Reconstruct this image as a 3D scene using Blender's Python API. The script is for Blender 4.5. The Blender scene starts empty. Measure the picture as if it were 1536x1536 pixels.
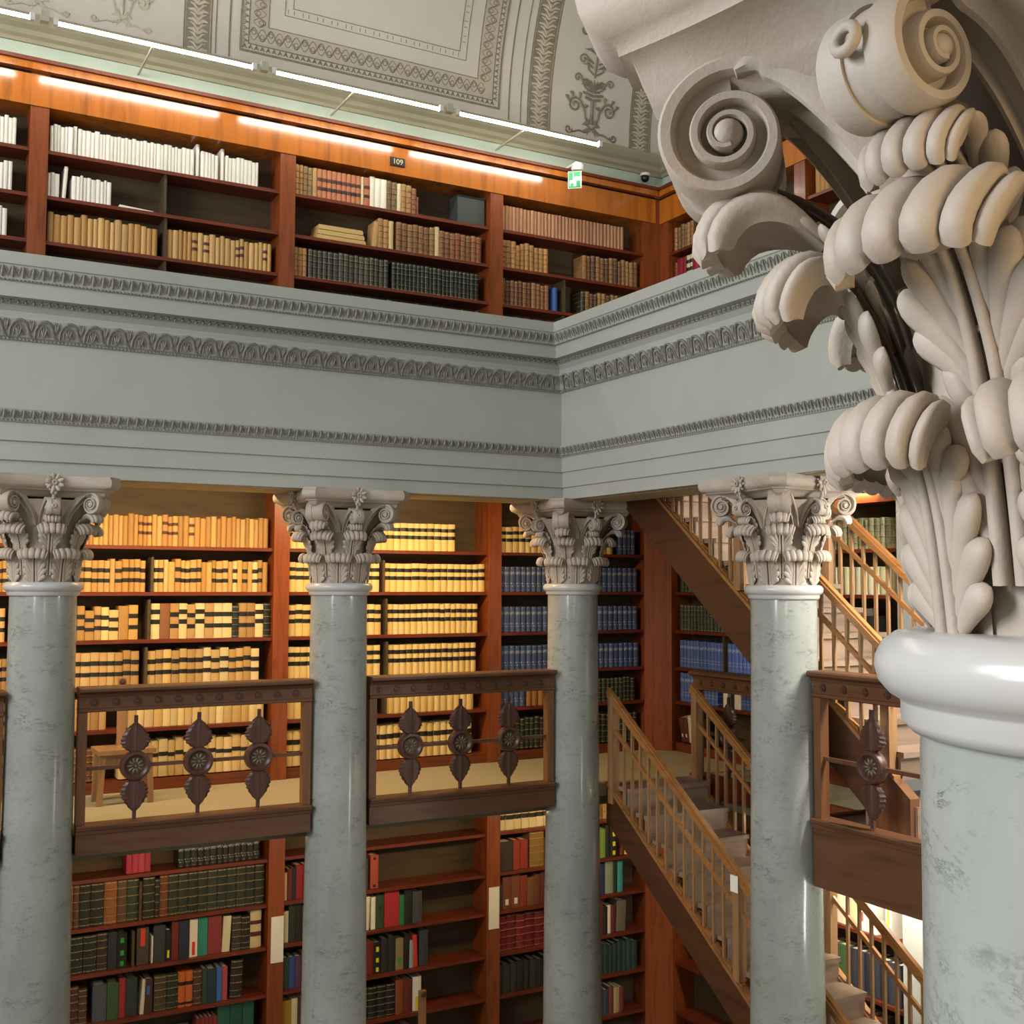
import bpy, math, random
from math import sin, cos, pi, sqrt, exp, radians, atan2
from mathutils import Vector, Matrix
random.seed(7)
S = bpy.context.scene
COL = S.collection

# ------------------------------------------------------------------ camera
def R3(yaw, pit, roll):
    fw = Vector((sin(yaw) * cos(pit), cos(yaw) * cos(pit), sin(pit)))
    r = Vector((cos(yaw), -sin(yaw), 0))
    u = r.cross(fw)
    return r * cos(roll) + u * sin(roll), u * cos(roll) - r * sin(roll), fw
r_, u_, f_ = R3(radians(29.066), radians(3.492), radians(0.237))
cd = bpy.data.cameras.new('camera')
cam = bpy.data.objects.new('camera', cd)
COL.objects.link(cam)
cam.matrix_world = Matrix(((r_.x, u_.x, -f_.x, 0), (r_.y, u_.y, -f_.y, 0), (r_.z, u_.z, -f_.z, 0), (0, 0, 0, 1)))
cd.sensor_width = 36
cd.lens = 1726.8 / 1536 * 36
cd.clip_start = 0.02
S.camera = cam

# ------------------------------------------------------------------ world, colour management, daylight, added fills
S.view_settings.view_transform = 'Standard'
S.view_settings.look = 'None'
S.view_settings.gamma = 1
S.view_settings.use_curve_mapping = False
S.view_settings.exposure = 0.0
W = bpy.data.worlds.new('world')
S.world = W
W.use_nodes = True
bg = W.node_tree.nodes['Background']
bg.inputs[0].default_value = (0.86, 0.86, 0.81, 1)
bg.inputs[1].default_value = 0.36

def area(name, loc, target, sx, sy, power, col):
    l = bpy.data.lights.new(name, 'AREA')
    l.shape = 'RECTANGLE'; l.size = sx; l.size_y = sy; l.energy = power; l.color = col
    o = bpy.data.objects.new(name, l); COL.objects.link(o)
    o.location = loc
    d = Vector(target) - Vector(loc)
    o.rotation_euler = d.to_track_quat('-Z', 'Y').to_euler()
    return o
# daylight from the lunette windows of the hall, high on the left
area('window_light_left', (-5.6, 4.4, 3.2), (4.0, 6.0, 0.2), 4.0, 3.0, 560, (0.93, 0.96, 1.0))
area('rear_warm_fill', (-1.5, -4.5, 4.6), (3.5, 8.0, 0.5), 4.0, 2.5, 75, (1.0, 0.88, 0.72))  # added warm fill for the ambient behind the camera, no window there

area('near_column_fill', (-3.4, 2.2, .9), (1.0, .7, .1), 1.1, 1.8, 150, (0.86, 0.91, 1.0))  # added cool fill that brightens the left side of the foreground column

# ------------------------------------------------------------------ colours and materials
def lin(h):
    h = h.lstrip('#')
    out = []
    for i in (0, 2, 4):
        c = int(h[i:i + 2], 16) / 255
        out.append(c / 12.92 if c <= 0.04045 else ((c + 0.055) / 1.055) ** 2.4)
    return (*out, 1)
MATS = {}
class NT:
    def __init__(s, name):
        s.m = bpy.data.materials.new(name); s.m.use_nodes = True
        s.t = s.m.node_tree; s.n = s.t.nodes; s.l = s.t.links
        s.b = s.n['Principled BSDF']
        MATS[name] = s.m
    def node(s, typ, **kw):
        n = s.n.new(typ)
        for k, v in kw.items(): setattr(n, k, v)
        return n
    def link(s, a, b): s.l.new(a, b)
    def coords(s, scale=(1, 1, 1), kind='Object'):
        tc = s.node('ShaderNodeTexCoord'); mp = s.node('ShaderNodeMapping')
        mp.inputs['Scale'].default_value = scale
        s.link(tc.outputs[kind], mp.inputs[0]); return mp.outputs[0]
    def noise(s, vec, scale, detail=4, rough=.55, dist=0):
        n = s.node('ShaderNodeTexNoise')
        n.inputs['Scale'].default_value = scale; n.inputs['Detail'].default_value = detail
        n.inputs['Roughness'].default_value = rough; n.inputs['Distortion'].default_value = dist
        s.link(vec, n.inputs['Vector']); return n.outputs['Fac']
    def ramp(s, fac, stops, interp='LINEAR'):
        r = s.node('ShaderNodeValToRGB'); cr = r.color_ramp; cr.interpolation = interp
        while len(cr.elements) < len(stops): cr.elements.new(.5)
        for e, (p, c) in zip(cr.elements, stops):
            e.position = p; e.color = c if len(c) == 4 else (*c, 1)
        s.link(fac, r.inputs[0]); return r.outputs[0]
    def mix(s, fac, a, b, mode='MIX'):
        m = s.node('ShaderNodeMix', data_type='RGBA', blend_type=mode)
        for sock, v in ((m.inputs[0], fac), (m.inputs[6], a), (m.inputs[7], b)):
            if hasattr(v, 'is_linked') or hasattr(v, 'links'): s.link(v, sock)
            else: sock.default_value = v
        return m.outputs[2]
    def bump(s, fac, strength=.2, dist=.01):
        b = s.node('ShaderNodeBump'); b.inputs['Strength'].default_value = strength
        b.inputs['Distance'].default_value = dist
        s.link(fac, b.inputs['Height']); s.link(b.outputs[0], s.b.inputs['Normal'])
    def base(s, v):
        if hasattr(v, 'links'): s.link(v, s.b.inputs['Base Color'])
        else: s.b.inputs['Base Color'].default_value = v
        return s
    def set(s, **kw):
        for k, v in kw.items(): s.b.inputs[k.replace('_', ' ')].default_value = v
        return s

def paint(name, c, c2=None, rough=.6, sc=3, bump=.05):
    t = NT(name); v = t.coords()
    n = t.noise(v, sc, 6, .6)
    t.base(t.ramp(n, [(.3, c), (.7, c2 or tuple(x * .9 for x in c[:3]) + (1,))]))
    n2 = t.noise(v, sc * 25, 3)
    t.bump(n2, bump, .004); t.set(Roughness=rough)
    return t.m
def wood(name, c, c2, rough=.35, axis='X', sc=1.0, coat=.0):
    t = NT(name)
    s = {'X': (1.2, 14, 14), 'Y': (14, 1.2, 14), 'Z': (14, 14, 1.2)}[axis]
    v = t.coords(tuple(x * sc for x in s))
    n = t.noise(v, 1.6, 8, .62, .8)
    t.base(t.ramp(n, [(.28, c2), (.5, c), (.75, tuple(min(1, x * 1.18) for x in c[:3]) + (1,))]))
    t.bump(n, .06, .003); t.set(Roughness=rough, Coat_Weight=coat, Coat_Roughness=.12)
    return t.m
PAINT = paint('entablature_paint', lin('#acada4'), lin('#a2a39a'), .55, 1.3)
CARVED = paint('carved_moulding_dust_shade', lin('#8f8d7e'), lin('#6f6d60'), .6, 30)  # dust and relief shadow are both put into this darker colour
GREENW = paint('green_wall_paint', lin('#b9c7b8'), lin('#afbdae'), .6, 1.5)
CEILM = paint('vault_paint', lin('#cac4b8'), lin('#c0baae'), .7, 1.0)
ORNAM = paint('ornament_grisaille', lin('#8f8674'), lin('#786e5e'), .7, 20)
ORNLT = paint('ornament_light', lin('#c9c1ae'), lin('#b3aa96'), .7, 20)
SOFFIT = paint('soffit_paint', lin('#b5a987'), lin('#a89c7a'), .6, 2)
GCEIL = paint('gallery_ceiling_paint', lin('#77715a'), lin('#6b664f'), .7, 2)
STONEW = paint('capital_plaster', lin('#b3a89b'), lin('#a29280'), .6, 7, .16)
PLAINW = paint('plain_wall_paint', lin('#a9aaa0'), lin('#9c9d93'), .6, 2)
CARPET = paint('gallery_carpet', lin('#a3977c'), lin('#958a6e'), .9, 40, .3)
FLOORM = paint('hall_floor', lin('#8a7a60'), lin('#7a6a50'), .6, 2)
def marble(name):
    t = NT(name); v = t.coords((1, 1, .6))
    n = t.noise(v, 1.6, 8, .6, .4)
    basec = t.ramp(n, [(.25, lin('#82857d')), (.5, lin('#93968e')), (.8, lin('#a4a6a0'))])
    w = t.noise(t.coords((1, 1, 2.6)), 6.5, 10, .76, .35)
    vein = t.ramp(w, [(.475, (0, 0, 0)), (.5, (1, 1, 1)), (.525, (0, 0, 0))])
    msk = t.ramp(t.noise(t.coords((1, 1, 1.6)), 5.5, 5, .65), [(.50, (0, 0, 0)), (.66, (1, 1, 1))])
    amt = t.mix(1.0, vein, msk, 'MULTIPLY')
    speck = t.ramp(t.noise(t.coords((1, 1, 2.2)), 15, 6, .72), [(.57, (0, 0, 0)), (.72, (.6, .6, .6))])
    c = t.mix(speck, t.mix(amt, basec, lin('#474c47')), lin('#636862'))
    t.base(c); t.set(Roughness=.2, Coat_Weight=.25, Coat_Roughness=.1)
    return t.m
MARBLE = marble('grey_green_marble')
MARBLEW = paint('white_marble_ring', lin('#bfbcb8'), lin('#b3b0ab'), .22, 4, .02)
MAH = wood('mahogany', lin('#6f3416'), lin('#4a2210'), .38, 'X', 1, .1)
MAHZ = wood('mahogany_upright', lin('#85421c'), lin('#5f2c13'), .33, 'Z', 1, .15)
CORN = wood('varnished_birch_frieze', lin('#b86a20'), lin('#8c4d12'), .16, 'Z', .35, .7)
SHELF = wood('shelf_edge_wood', lin('#6a2c16'), lin('#491c0e'), .4, 'X')
BACK = wood('bookcase_back', lin('#4a3a24'), lin('#3a2c1a'), .7, 'X', .5)
BAL = wood('balustrade_wood', lin('#5a3a24'), lin('#44291a'), .42, 'X', .8)
BALY = wood('balustrade_wood_side', lin('#5f3c22'), lin('#4a2c18'), .42, 'Y', .8)
BALZ = wood('balustrade_post_wood', lin('#6c4527'), lin('#513220'), .42, 'Z', .8)
BALLEAF = wood('carved_leaf_wood', lin('#4b2e22'), lin('#362019'), .4, 'Z', 1.5)
OAK = wood('stair_oak', lin('#96704a'), lin('#7a5836'), .36, 'Z', .8, .1)
OAKY = wood('handrail_oak', lin('#946436'), lin('#744c26'), .3, 'Y', .8, .15)
STRW = wood('stringer_wood', lin('#4d2c15'), lin('#3a200e'), .45, 'Y', .6)
TREADW = wood('stair_tread_wood', lin('#8a7462'), lin('#6f5c4c'), .3, 'X', .6)
def flat(name, c, rough=.5, metal=0, emit=None, es=1):
    t = NT(name); v = t.coords(); n = t.noise(v, 30, 3)
    t.base(t.ramp(n, [(.3, c), (.7, tuple(x * .93 for x in c[:3]) + (1,))]))
    t.set(Roughness=rough, Metallic=metal)
    if emit:
        t.b.inputs['Emission Color'].default_value = emit; t.b.inputs['Emission Strength'].default_value = es
    return t.m
ROSETTE = flat('bronze_rosette', lin('#6b604a'), .45, .35)
TUBE = flat('fluorescent_tube', (1, 1, 1, 1), .5, 0, (1, .93, .77, 1), 62)
TUBEW = flat('warm_tube', (1, 1, 1, 1), .5, 0, (1, .80, .48, 1), 16)
RAILM = flat('lamp_rail_enamel', lin('#bdb9a6'), .4)
WHITE = flat('white_plastic', lin('#e4e2dc'), .35)
BLACK = flat('black_plastic', lin('#151515'), .3)
PAPER = flat('white_paper', lin('#e9e3d4'), .8)
PAGES = flat('page_edges', lin('#d8cba8'), .85)
LABELK = flat('black_spine_label', lin('#1c1815'), .5)
LABELR = flat('brown_spine_label', lin('#4e2415'), .5)
LABELW = flat('white_spine_label', lin('#ded6c2'), .6)
GREENS = flat('exit_green', lin('#0c9a4e'), .4, 0, lin('#12a860'), .25)
EXITW = flat('exit_white', lin('#e8f4ec'), .4, 0, (.85, 1, .93, 1), .25)
GOLDT = flat('gilt_lettering', lin('#d9c596'), .4)
def cover(name, rough, gilt=False, blotch=.25, dots=False):
    t = NT(name)
    oi = t.node('ShaderNodeObjectInfo')
    v = t.coords((3, 3, 3)); n = t.noise(v, 3.0, 5, .6)
    dark = t.mix(1.0, oi.outputs['Color'], (1 - blotch, 1 - blotch, 1 - blotch, 1), 'MULTIPLY')
    c = t.mix(n, oi.outputs['Color'], dark)
    if gilt or dots:
        tc = t.node('ShaderNodeTexCoord'); sp = t.node('ShaderNodeSeparateXYZ'); t.link(tc.outputs['Object'], sp.inputs[0])
        if gilt:
            stops = [(0, (0, 0, 0))]
            for z in (.045, .2, .4, .6, .8, .955):
                stops += [(z - .016, (0, 0, 0)), (z - .008, (1, 1, 1)), (z + .004, (1, 1, 1)), (z + .012, (0, 0, 0))]
            stops = stops[:30]
            f = t.ramp(sp.outputs['Z'], stops)
            brk = t.ramp(t.noise(t.coords((14, 1, 30)), 1.0, 2), [(.4, (0, 0, 0)), (.6, (1, 1, 1))])
            f = t.mix(1.0, f, brk, 'MULTIPLY')
            c = t.mix(f, c, lin('#b39a66'))
        else:
            f = t.ramp(sp.outputs['Z'], [(0, (0, 0, 0)), (.045, (0, 0, 0)), (.05, (1, 1, 1)), (.07, (1, 1, 1)), (.075, (0, 0, 0)), (.2, (0, 0, 0)), (.21, (1, 1, 1)), (.24, (1, 1, 1)), (.25, (0, 0, 0)),
                                         (.3, (0, 0, 0)), (.31, (.8, .8, .8)), (.35, (.8, .8, .8)), (.36, (0, 0, 0)), (.68, (0, 0, 0)), (.69, (1, 1, 1)), (.8, (.9, .9, .9)), (.81, (0, 0, 0)), (.94, (0, 0, 0)), (.95, (1, 1, 1)), (.97, (1, 1, 1)), (.975, (0, 0, 0))])
            brk = t.ramp(t.noise(t.coords((5, 1, 22)), 1.3, 2), [(.5, (0, 0, 0)), (.58, (1, 1, 1))])
            f = t.mix(1.0, f, brk, 'MULTIPLY')
            c = t.mix(f, c, lin('#b9bcc4'))
    t.base(c); t.set(Roughness=rough)
    return t.m
LEATHER = cover('leather_cover', .45, True, .3)
VELLUM = cover('vellum_cover', .55, False, .22)
CLOTH = cover('cloth_cover', .6, False, .12)
BLUEC = cover('stamped_cloth_cover', .5, False, .15, True)

# ------------------------------------------------------------------ mesh builder
class MB:
    def __init__(s): s.v = []; s.f = []; s.mi = []; s.cur = 0
    def add(s, vs, fs):
        o = len(s.v); s.v += [tuple(p) for p in vs]
        s.f += [tuple(i + o for i in f) for f in fs]; s.mi += [s.cur] * len(fs); return s
    def box(s, x0, x1, y0, y1, z0, z1):
        return s.add([(x0, y0, z0), (x1, y0, z0), (x1, y1, z0), (x0, y1, z0), (x0, y0, z1), (x1, y0, z1), (x1, y1, z1), (x0, y1, z1)],
                     [(0, 3, 2, 1), (4, 5, 6, 7), (0, 1, 5, 4), (1, 2, 6, 5), (2, 3, 7, 6), (3, 0, 4, 7)])
    def hexa(s, p):   # eight corners, bottom loop then top loop
        return s.add(p, [(0, 3, 2, 1), (4, 5, 6, 7), (0, 1, 5, 4), (1, 2, 6, 5), (2, 3, 7, 6), (3, 0, 4, 7)])
    def prism(s, poly, fn, a, b):     # poly of 2D points, fn(u, v, t) -> 3D
        n = len(poly)
        vs = [fn(u, v, a) for u, v in poly] + [fn(u, v, b) for u, v in poly]
        fs = [(i, (i + 1) % n, n + (i + 1) % n, n + i) for i in range(n)] + [tuple(range(n))[::-1], tuple(range(n, 2 * n))]
        return s.add(vs, fs)
    def lathe(s, prof, n=32, cx=0, cy=0, cap=True):
        vs = []; m = len(prof)
        for k in range(n):
            a = 2 * pi * k / n
            for r, z in prof: vs.append((cx + r * cos(a), cy + r * sin(a), z))
        fs = [(k * m + i, ((k + 1) % n) * m + i, ((k + 1) % n) * m + i + 1, k * m + i + 1) for k in range(n) for i in range(m - 1)]
        if cap:
            fs.append(tuple(k * m for k in range(n))[::-1]); fs.append(tuple(k * m + m - 1 for k in range(n)))
        return s.add(vs, fs)
    def rings(s, rings, closed_ends=True):
        n = len(rings[0]); vs = [p for r in rings for p in r]
        fs = [(j * n + i, j * n + (i + 1) % n, (j + 1) * n + (i + 1) % n, (j + 1) * n + i) for j in range(len(rings) - 1) for i in range(n)]
        if closed_ends:
            fs.append(tuple(range(n))[::-1]); o = (len(rings) - 1) * n; fs.append(tuple(range(o, o + n)))
        return s.add(vs, fs)
    def tube(s, pts, rad, n=8):
        pts = [Vector(p) for p in pts]; rr = rad if isinstance(rad, (list, tuple)) else [rad] * len(pts)
        up = Vector((0, 0, 1)); out = []
        for i, p in enumerate(pts):
            d = (pts[min(i + 1, len(pts) - 1)] - pts[max(i - 1, 0)]).normalized()
            a = d.cross(up)
            if a.length < .05: a = d.cross(Vector((0, 1, 0)))
            a.normalize(); b = a.cross(d)
            out.append([tuple(p + (a * cos(2 * pi * k / n) + b * sin(2 * pi * k / n)) * rr[i]) for k in range(n)])
        return s.rings(out)
    def ell(s, c, a, b, d, nu=8, nv=5):   # ellipsoid with axis vectors a, b, d
        c, a, b, d = Vector(c), Vector(a), Vector(b), Vector(d)
        rings = []
        for j in range(nv + 1):
            t = -pi / 2 + pi * (j + .0001) / (nv + .0002)
            rings.append([tuple(c + d * sin(t) + (a * cos(2 * pi * k / nu) + b * sin(2 * pi * k / nu)) * cos(t)) for k in range(nu)])
        return s.rings(rings)
    def grid(s, g, close_u=False):
        nu = len(g[0]); vs = [p for r in g for p in r]
        fs = [(j * nu + i, j * nu + i + 1, (j + 1) * nu + i + 1, (j + 1) * nu + i) for j in range(len(g) - 1) for i in range(nu - 1)]
        return s.add(vs, fs)
    def mesh(s, name, mats, smooth=None):
        me = bpy.data.meshes.new(name)
        me.from_pydata(s.v, [], s.f)
        for m in (mats if isinstance(mats, (list, tuple)) else [mats]): me.materials.append(m)
        if any(s.mi): me.polygons.foreach_set('material_index', s.mi)
        if smooth is not None:
            me.polygons.foreach_set('use_smooth', [True] * len(me.polygons))
            me.set_sharp_from_angle(angle=radians(smooth))
        me.update(); return me
    def build(s, name, mats, parent=None, smooth=None, local=False):
        if parent is not None and not local:
            o = WLOC.get(parent.name, Vector((0, 0, 0)))
            s.v = [(x - o.x, y - o.y, z - o.z) for x, y, z in s.v]
        ob = bpy.data.objects.new(name, s.mesh(name, mats, smooth)); COL.objects.link(ob)
        if parent is not None:
            ob.parent = parent; WLOC[ob.name] = WLOC.get(parent.name, Vector((0, 0, 0)))
        else: WLOC[ob.name] = Vector((0, 0, 0))
        return ob
WLOC = {}
def tag(o, label=None, cat=None, group=None, kind=None):
    for k, v in (('label', label), ('category', cat), ('group', group), ('kind', kind)):
        if v: o[k] = v
    return o
def thing(name, label, cat, loc, group=None):
    o = bpy.data.objects.new(name, None); COL.objects.link(o); o.location = loc
    o.empty_display_size = .1
    WLOC[o.name] = Vector(loc); return tag(o, label, cat, group)
def inst(name, me, parent=None, loc=(0, 0, 0), rotz=0, scale=(1, 1, 1), color=None):
    o = bpy.data.objects.new(name, me); COL.objects.link(o)
    o.location = loc; o.rotation_euler = (0, 0, rotz); o.scale = scale
    if color: o.color = color
    if parent is not None: o.parent = parent
    return o
def copy_tree(o, parent=None):
    c = o.copy(); COL.objects.link(c)
    if parent is not None: c.parent = parent
    for ch in o.children: copy_tree(ch, c)
    return c
def catmull(pts, n):
    P = [Vector(p) for p in pts]; P = [P[0] * 2 - P[1]] + P + [P[-1] * 2 - P[-2]]; out = []
    for i in range(1, len(P) - 2):
        for k in range(n):
            t = k / n; a, b, c, d = P[i - 1], P[i], P[i + 1], P[i + 2]
            out.append(.5 * ((2 * b) + (c - a) * t + (2 * a - 5 * b + 4 * c - d) * t * t + (3 * b - a - 3 * c + d) * t ** 3))
    out.append(P[-2]); return out

# ------------------------------------------------------------------ plan of the hall (camera at the origin, z up)
YA, XB = 8.15, 5.0            # hall faces of the two entablatures
YK, XK = 10.0, 7.4            # fronts of the bookcases along the far wall and the right wall
AXY, AXX = 8.45, 5.30         # column axes
DECK, UPPER, FLOOR = -1.75, 2.08, -5.0
XL = -1.3                     # left end of what is built
YR = 2.2                      # near end of the right side
# ------------------------------------------------------------------ room shell
def structure(mb, name, mat, smooth=None, parent=None):
    o = mb.build(name, mat, parent, smooth); o['kind'] = 'structure'; return o
structure(MB().box(XL - .2, 8.2, 1.6, 10.8, FLOOR - .2, FLOOR), 'floor', FLOORM)
wb = structure(MB().box(XL, 7.9, YK + .30, YK + .5, FLOOR, 4.2).box(XL, 7.46, YK + .05, YK + .5, 4.2, 4.70), 'wall_back', GREENW)
structure(MB().box(XK + .30, XK + .5, YR, YK + .3, FLOOR, 4.2).box(XK + .05, XK + .5, YR, YK + .05, 4.2, 4.70), 'wall_right', GREENW)
# gallery floors: carpeted deck halfway up, upper gallery behind the entablature
structure(MB().box(XL, 7.4, 8.475, 10.0, DECK - .10, DECK).box(6.62, 7.4, YR, 8.475, DECK - .10, DECK), 'floor_middle_gallery', CARPET)
structure(MB().box(5.44, 6.62, YR, 5.72, -1.68, -1.55), 'floor_stair_landing', TREADW)
structure(MB().box(5.62, 6.62, 5.72, 5.77, -1.9, -1.53).box(6.57, 6.62, 5.77, 8.34, -1.9, -1.72), 'trim_stairwell_curb', MAH)
structure(MB().box(XL, 5.56, 8.83, 10.0, 1.02, UPPER).box(5.56, 6.62, 9.5, 10.0, 1.02, UPPER).box(6.62, 7.4, YR, 10.0, 1.02, UPPER), 'ceiling_gallery', GCEIL)
structure(MB().box(XL, 7.4, 8.74, 10.0, -1.98, -1.86).box(6.62, 7.4, YR, 8.74, -1.98, -1.86), 'ceiling_lower_gallery', GCEIL)
# plaster pier between the right-hand cases
structure(MB().box(7.30, 7.7, 6.22, 6.68, FLOOR, 1.02), 'trim_pier', PLAINW)

# entablatures round the hall: one moulded profile, mitred in the corner
PROF = [(-.66, .69), (-.04, .69), (-.04, .785), (-.022, .79), (-.022, .912), (-.006, .917), (-.006, 1.035), (.006, 1.04), (.012, 1.062), (.036, 1.122),
        (.036, 1.132), (0, 1.134), (0, 1.575), (.014, 1.578), (.014, 1.592), (.03, 1.60), (.075, 1.712), (.075, 1.722), (.05, 1.728), (.056, 1.76), (.085, 1.795),
        (.10, 1.80), (.10, 1.825), (.15, 1.835), (.15, 1.938), (.165, 1.944), (.168, 1.955), (.195, 2.03), (.205, 2.036), (.205, 2.115), (-.66, 2.115)]
def mapA(s, p, z): return (s, YA - p, z)
def mapB(s, p, z): return (XB - p, s, z)
def entab(name, side):
    mb = MB(); n = len(PROF)
    if side == 'A': a = [mapA(XL, p, z) for p, z in PROF]; b = [mapA(XB - p, p, z) for p, z in PROF]
    else: a = [mapB(YA - p, p, z) for p, z in PROF]; b = [mapB(YR, p, z) for p, z in PROF]
    mb.add(a + b, [(i, (i + 1) % n, n + (i + 1) % n, n + i) for i in range(n)] + [tuple(range(n))[::-1], tuple(range(n, 2 * n))])
    t = structure(mb, name, PAINT)
    mp = mapA if side == 'A' else mapB
    def run(p):   # range of s along the face at projection p
        return (XL, XB - p - .01) if side == 'A' else (YR, YA - p - .01)
    def units(nm, w, z0, z1, p0, p1, fn, mat):
        m = MB(); lo, hi = run(max(p0, p1)); k = int((hi - lo) / w)
        for i in range(k):
            s0 = hi - (i + 1) * w
            if side == 'A' and s0 < XL: break
            if side == 'B' and s0 < 2.6: break
            def at(a, b, h, s0=s0):
                return mp(s0 + a * w, p0 + (p1 - p0) * b + h * .92, z0 + (z1 - z0) * b - h * .35)
            fn(m, at)
        o = m.build(nm, mat, t, 50); o['kind'] = 'stuff'; return o
    def eggs(m, at):
        pts = [at(.06, 0, .004), at(.07, .45, .008), at(.16, .78, .012), at(.33, .96, .014), at(.5, .98, .014), at(.67, .8, .012), at(.76, .45, .010), at(.84, .12, .008), at(.95, .0, .006)]
        m.tube(pts, .0085, 5)
        m.tube([at(.20, .05, .006), at(.22, .45, .008), at(.33, .72, .010), at(.47, .7, .010), at(.58, .4, .008), at(.62, .1, .006)], .005, 4)
        for a0, a1 in ((.4, .28), (.4, .4), (.4, .52)):
            m.tube([at(a0, .02, .006), at((a0 + a1) / 2, .3, .014), at(a1, .58, .004)], [.005, .009, .003], 5)
        for a0, a1 in ((.9, .82), (.9, .9), (.9, .99)):
            m.tube([at(a0, .3, .004), at((a0 + a1) / 2, .6, .012), at(a1, .95, .004)], [.004, .0085, .003], 5)
    def leafs(m, at):
        m.tube([at(.5, 0, .003), at(.5, .5, .012), at(.5, .95, .006)], [.008, .011, .004], 5)
        m.tube([at(.0, .05, .003), at(.1, .5, .008), at(.3, .9, .006)], [.003, .006, .003], 4)
        m.tube([at(1.0, .05, .003), at(.9, .5, .008), at(.7, .9, .006)], [.003, .006, .003], 4)
    def beads(m, at):
        m.ell(at(.5, .5, 0), Vector(at(.92, .5, 0)) - Vector(at(.5, .5, 0)), Vector(at(.5, .5, .009)) - Vector(at(.5, .5, 0)), (0, 0, .0085), 5, 3)
    units('egg_moulding', .155, 1.60, 1.712, .03, .075, eggs, CARVED)
    units('leaf_moulding', .062, 1.958, 2.028, .168, .193, leafs, CARVED)
    units('leaf_moulding', .060, 1.064, 1.120, .013, .035, leafs, CARVED)
    units('leaf_moulding', .048, 1.803, 1.826, .10, .104, leafs, CARVED)
    units('bead_moulding', .024, 1.934, 1.95, .162, .165, beads, CARVED)
    units('bead_moulding', .024, 1.578, 1.592, .016, .016, beads, CARVED)
    units('bead_moulding', .024, 1.044, 1.058, .010, .012, beads, CARVED)
    # soffit panel between the columns
    return t
entab('trim_1', 'A'); entab('trim_2', 'B')
structure(MB().box(XL, 4.9, 8.30, 8.72, .684, .692).box(5.15, 5.55, YR, 8.1, .684, .692), 'trim_soffit', SOFFIT)
# the near entablature carried by the big column in the foreground
structure(MB().box(-3.0, 4.9, .30, .96, .70, 2.1), 'trim_3', PAINT)
structure(MB().box(-3.0, 4.9, -2.4, .36, -1.95, -1.72), 'floor_near_gallery', CARPET)

# cornice under the vault
CP = [(-.02, 4.43), (.02, 4.43), (.03, 4.46), (.06, 4.48), (.065, 4.52), (.10, 4.55), (.12, 4.60), (.12, 4.64), (-.02, 4.64)]
def cornice(name, a, b, mp):
    n = len(CP)
    mb = MB().add([mp(a, p, z) for p, z in CP] + [mp(b, p, z) for p, z in CP], [(i, (i + 1) % n, n + (i + 1) % n, n + i) for i in range(n)] + [tuple(range(n))[::-1], tuple(range(n, 2 * n))])
    return structure(mb, name, paint(name + '_paint', lin('#a09a82'), lin('#938d75'), .6, 2))
cornice('trim_4', XL, 7.46, lambda s, p, z: (s, YK + .05 - p, z))
cornice('trim_5', YR, YK + .05, lambda s, p, z: (XK + .05 - p, s, z))

# vault springing above the bookcases
RV = 3.0
def vA(x, h, d=0):
    a = h / RV
    return (x, YK + .02 - RV * (1 - cos(a)) - d * cos(a), 4.64 + RV * sin(a) - d * sin(a))
def vault(name, mp, s0, s1):
    g = [[mp(s, k * .22) for s in (s0, s1)] for k in range(18)]
    g2 = [[mp(s, k * .22, -.12) for s in (s0, s1)] for k in range(18)]
    mb = MB().grid(g).grid([list(reversed(r)) for r in g2])
    o = structure(mb, name, CEILM, 60); return o
ceil = vault('ceiling', vA, XL, 7.5)
vault('ceiling_right', lambda s, h, d=0: (XK + .02 - RV * (1 - cos(h / RV)) - d * cos(h / RV), s, 4.64 + RV * sin(h / RV) - d * sin(h / RV)), YR, YK + .1)

# painted grisaille decoration of the vault, laid on as thin relief
def strip(m, x0, x1, h0, h1, d=.004):
    n = max(1, int((h1 - h0) / .2)); 
    for k in range(n):
        a, b = h0 + (h1 - h0) * k / n, h0 + (h1 - h0) * (k + 1) / n
        m.hexa([vA(x0, a, -.002), vA(x1, a, -.002), vA(x1, a, d), vA(x0, a, d), vA(x0, b, -.002), vA(x1, b, -.002), vA(x1, b, d), vA(x0, b, d)])
def vtube(m, pts, r, n=4, d=.003): m.tube([vA(x, h, d) for x, h in pts], r, n)
def spiral(cx, ch, r, turns, a0, sgn=1, n=14):
    return [(cx + r * (1 - .82 * k / n) * cos(a0 + sgn * turns * 2 * pi * k / n), ch + r * (1 - .82 * k / n) * sin(a0 + sgn * turns * 2 * pi * k / n)) for k in range(n + 1)]
def finish(m, name, mat):
    o = m.build(name, mat, ceil, 60); o['kind'] = 'stuff'; return o
# central framed panel
PX0, PX1, PH0, PH1 = 2.74, 5.40, .13, 1.75
m = MB()
def frame(m, ins, w, d=.006, top=True):
    x0, x1, h0, h1 = PX0 + ins, PX1 - ins, PH0 + ins, PH1 - ins
    strip(m, x0, x0 + w, h0, h1, d); strip(m, x1 - w, x1, h0, h1, d); strip(m, x0 + w, x1 - w, h0, h0 + w, d)
frame(m, 0, .018, .012); frame(m, .075, .010); frame(m, .255, .008); frame(m, .40, .006); frame(m, .475, .006)
for x0, x1 in ((PX0 - .10, PX0 - .085), (PX0 - .22, PX0 - .21), (PX1 + .10, PX1 + .115), (PX1 + .24, PX1 + .25)): strip(m, x0, x1, .05, 1.9, .006)
finish(m, 'panel_frame', ORNAM)
m = MB(); frame(m, .088, .164, .002); finish(m, 'border_band', paint('border_band_paint', lin('#b9b1a1'), lin('#aaa292'), .7, 14))
m = MB()
k = 0
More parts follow.
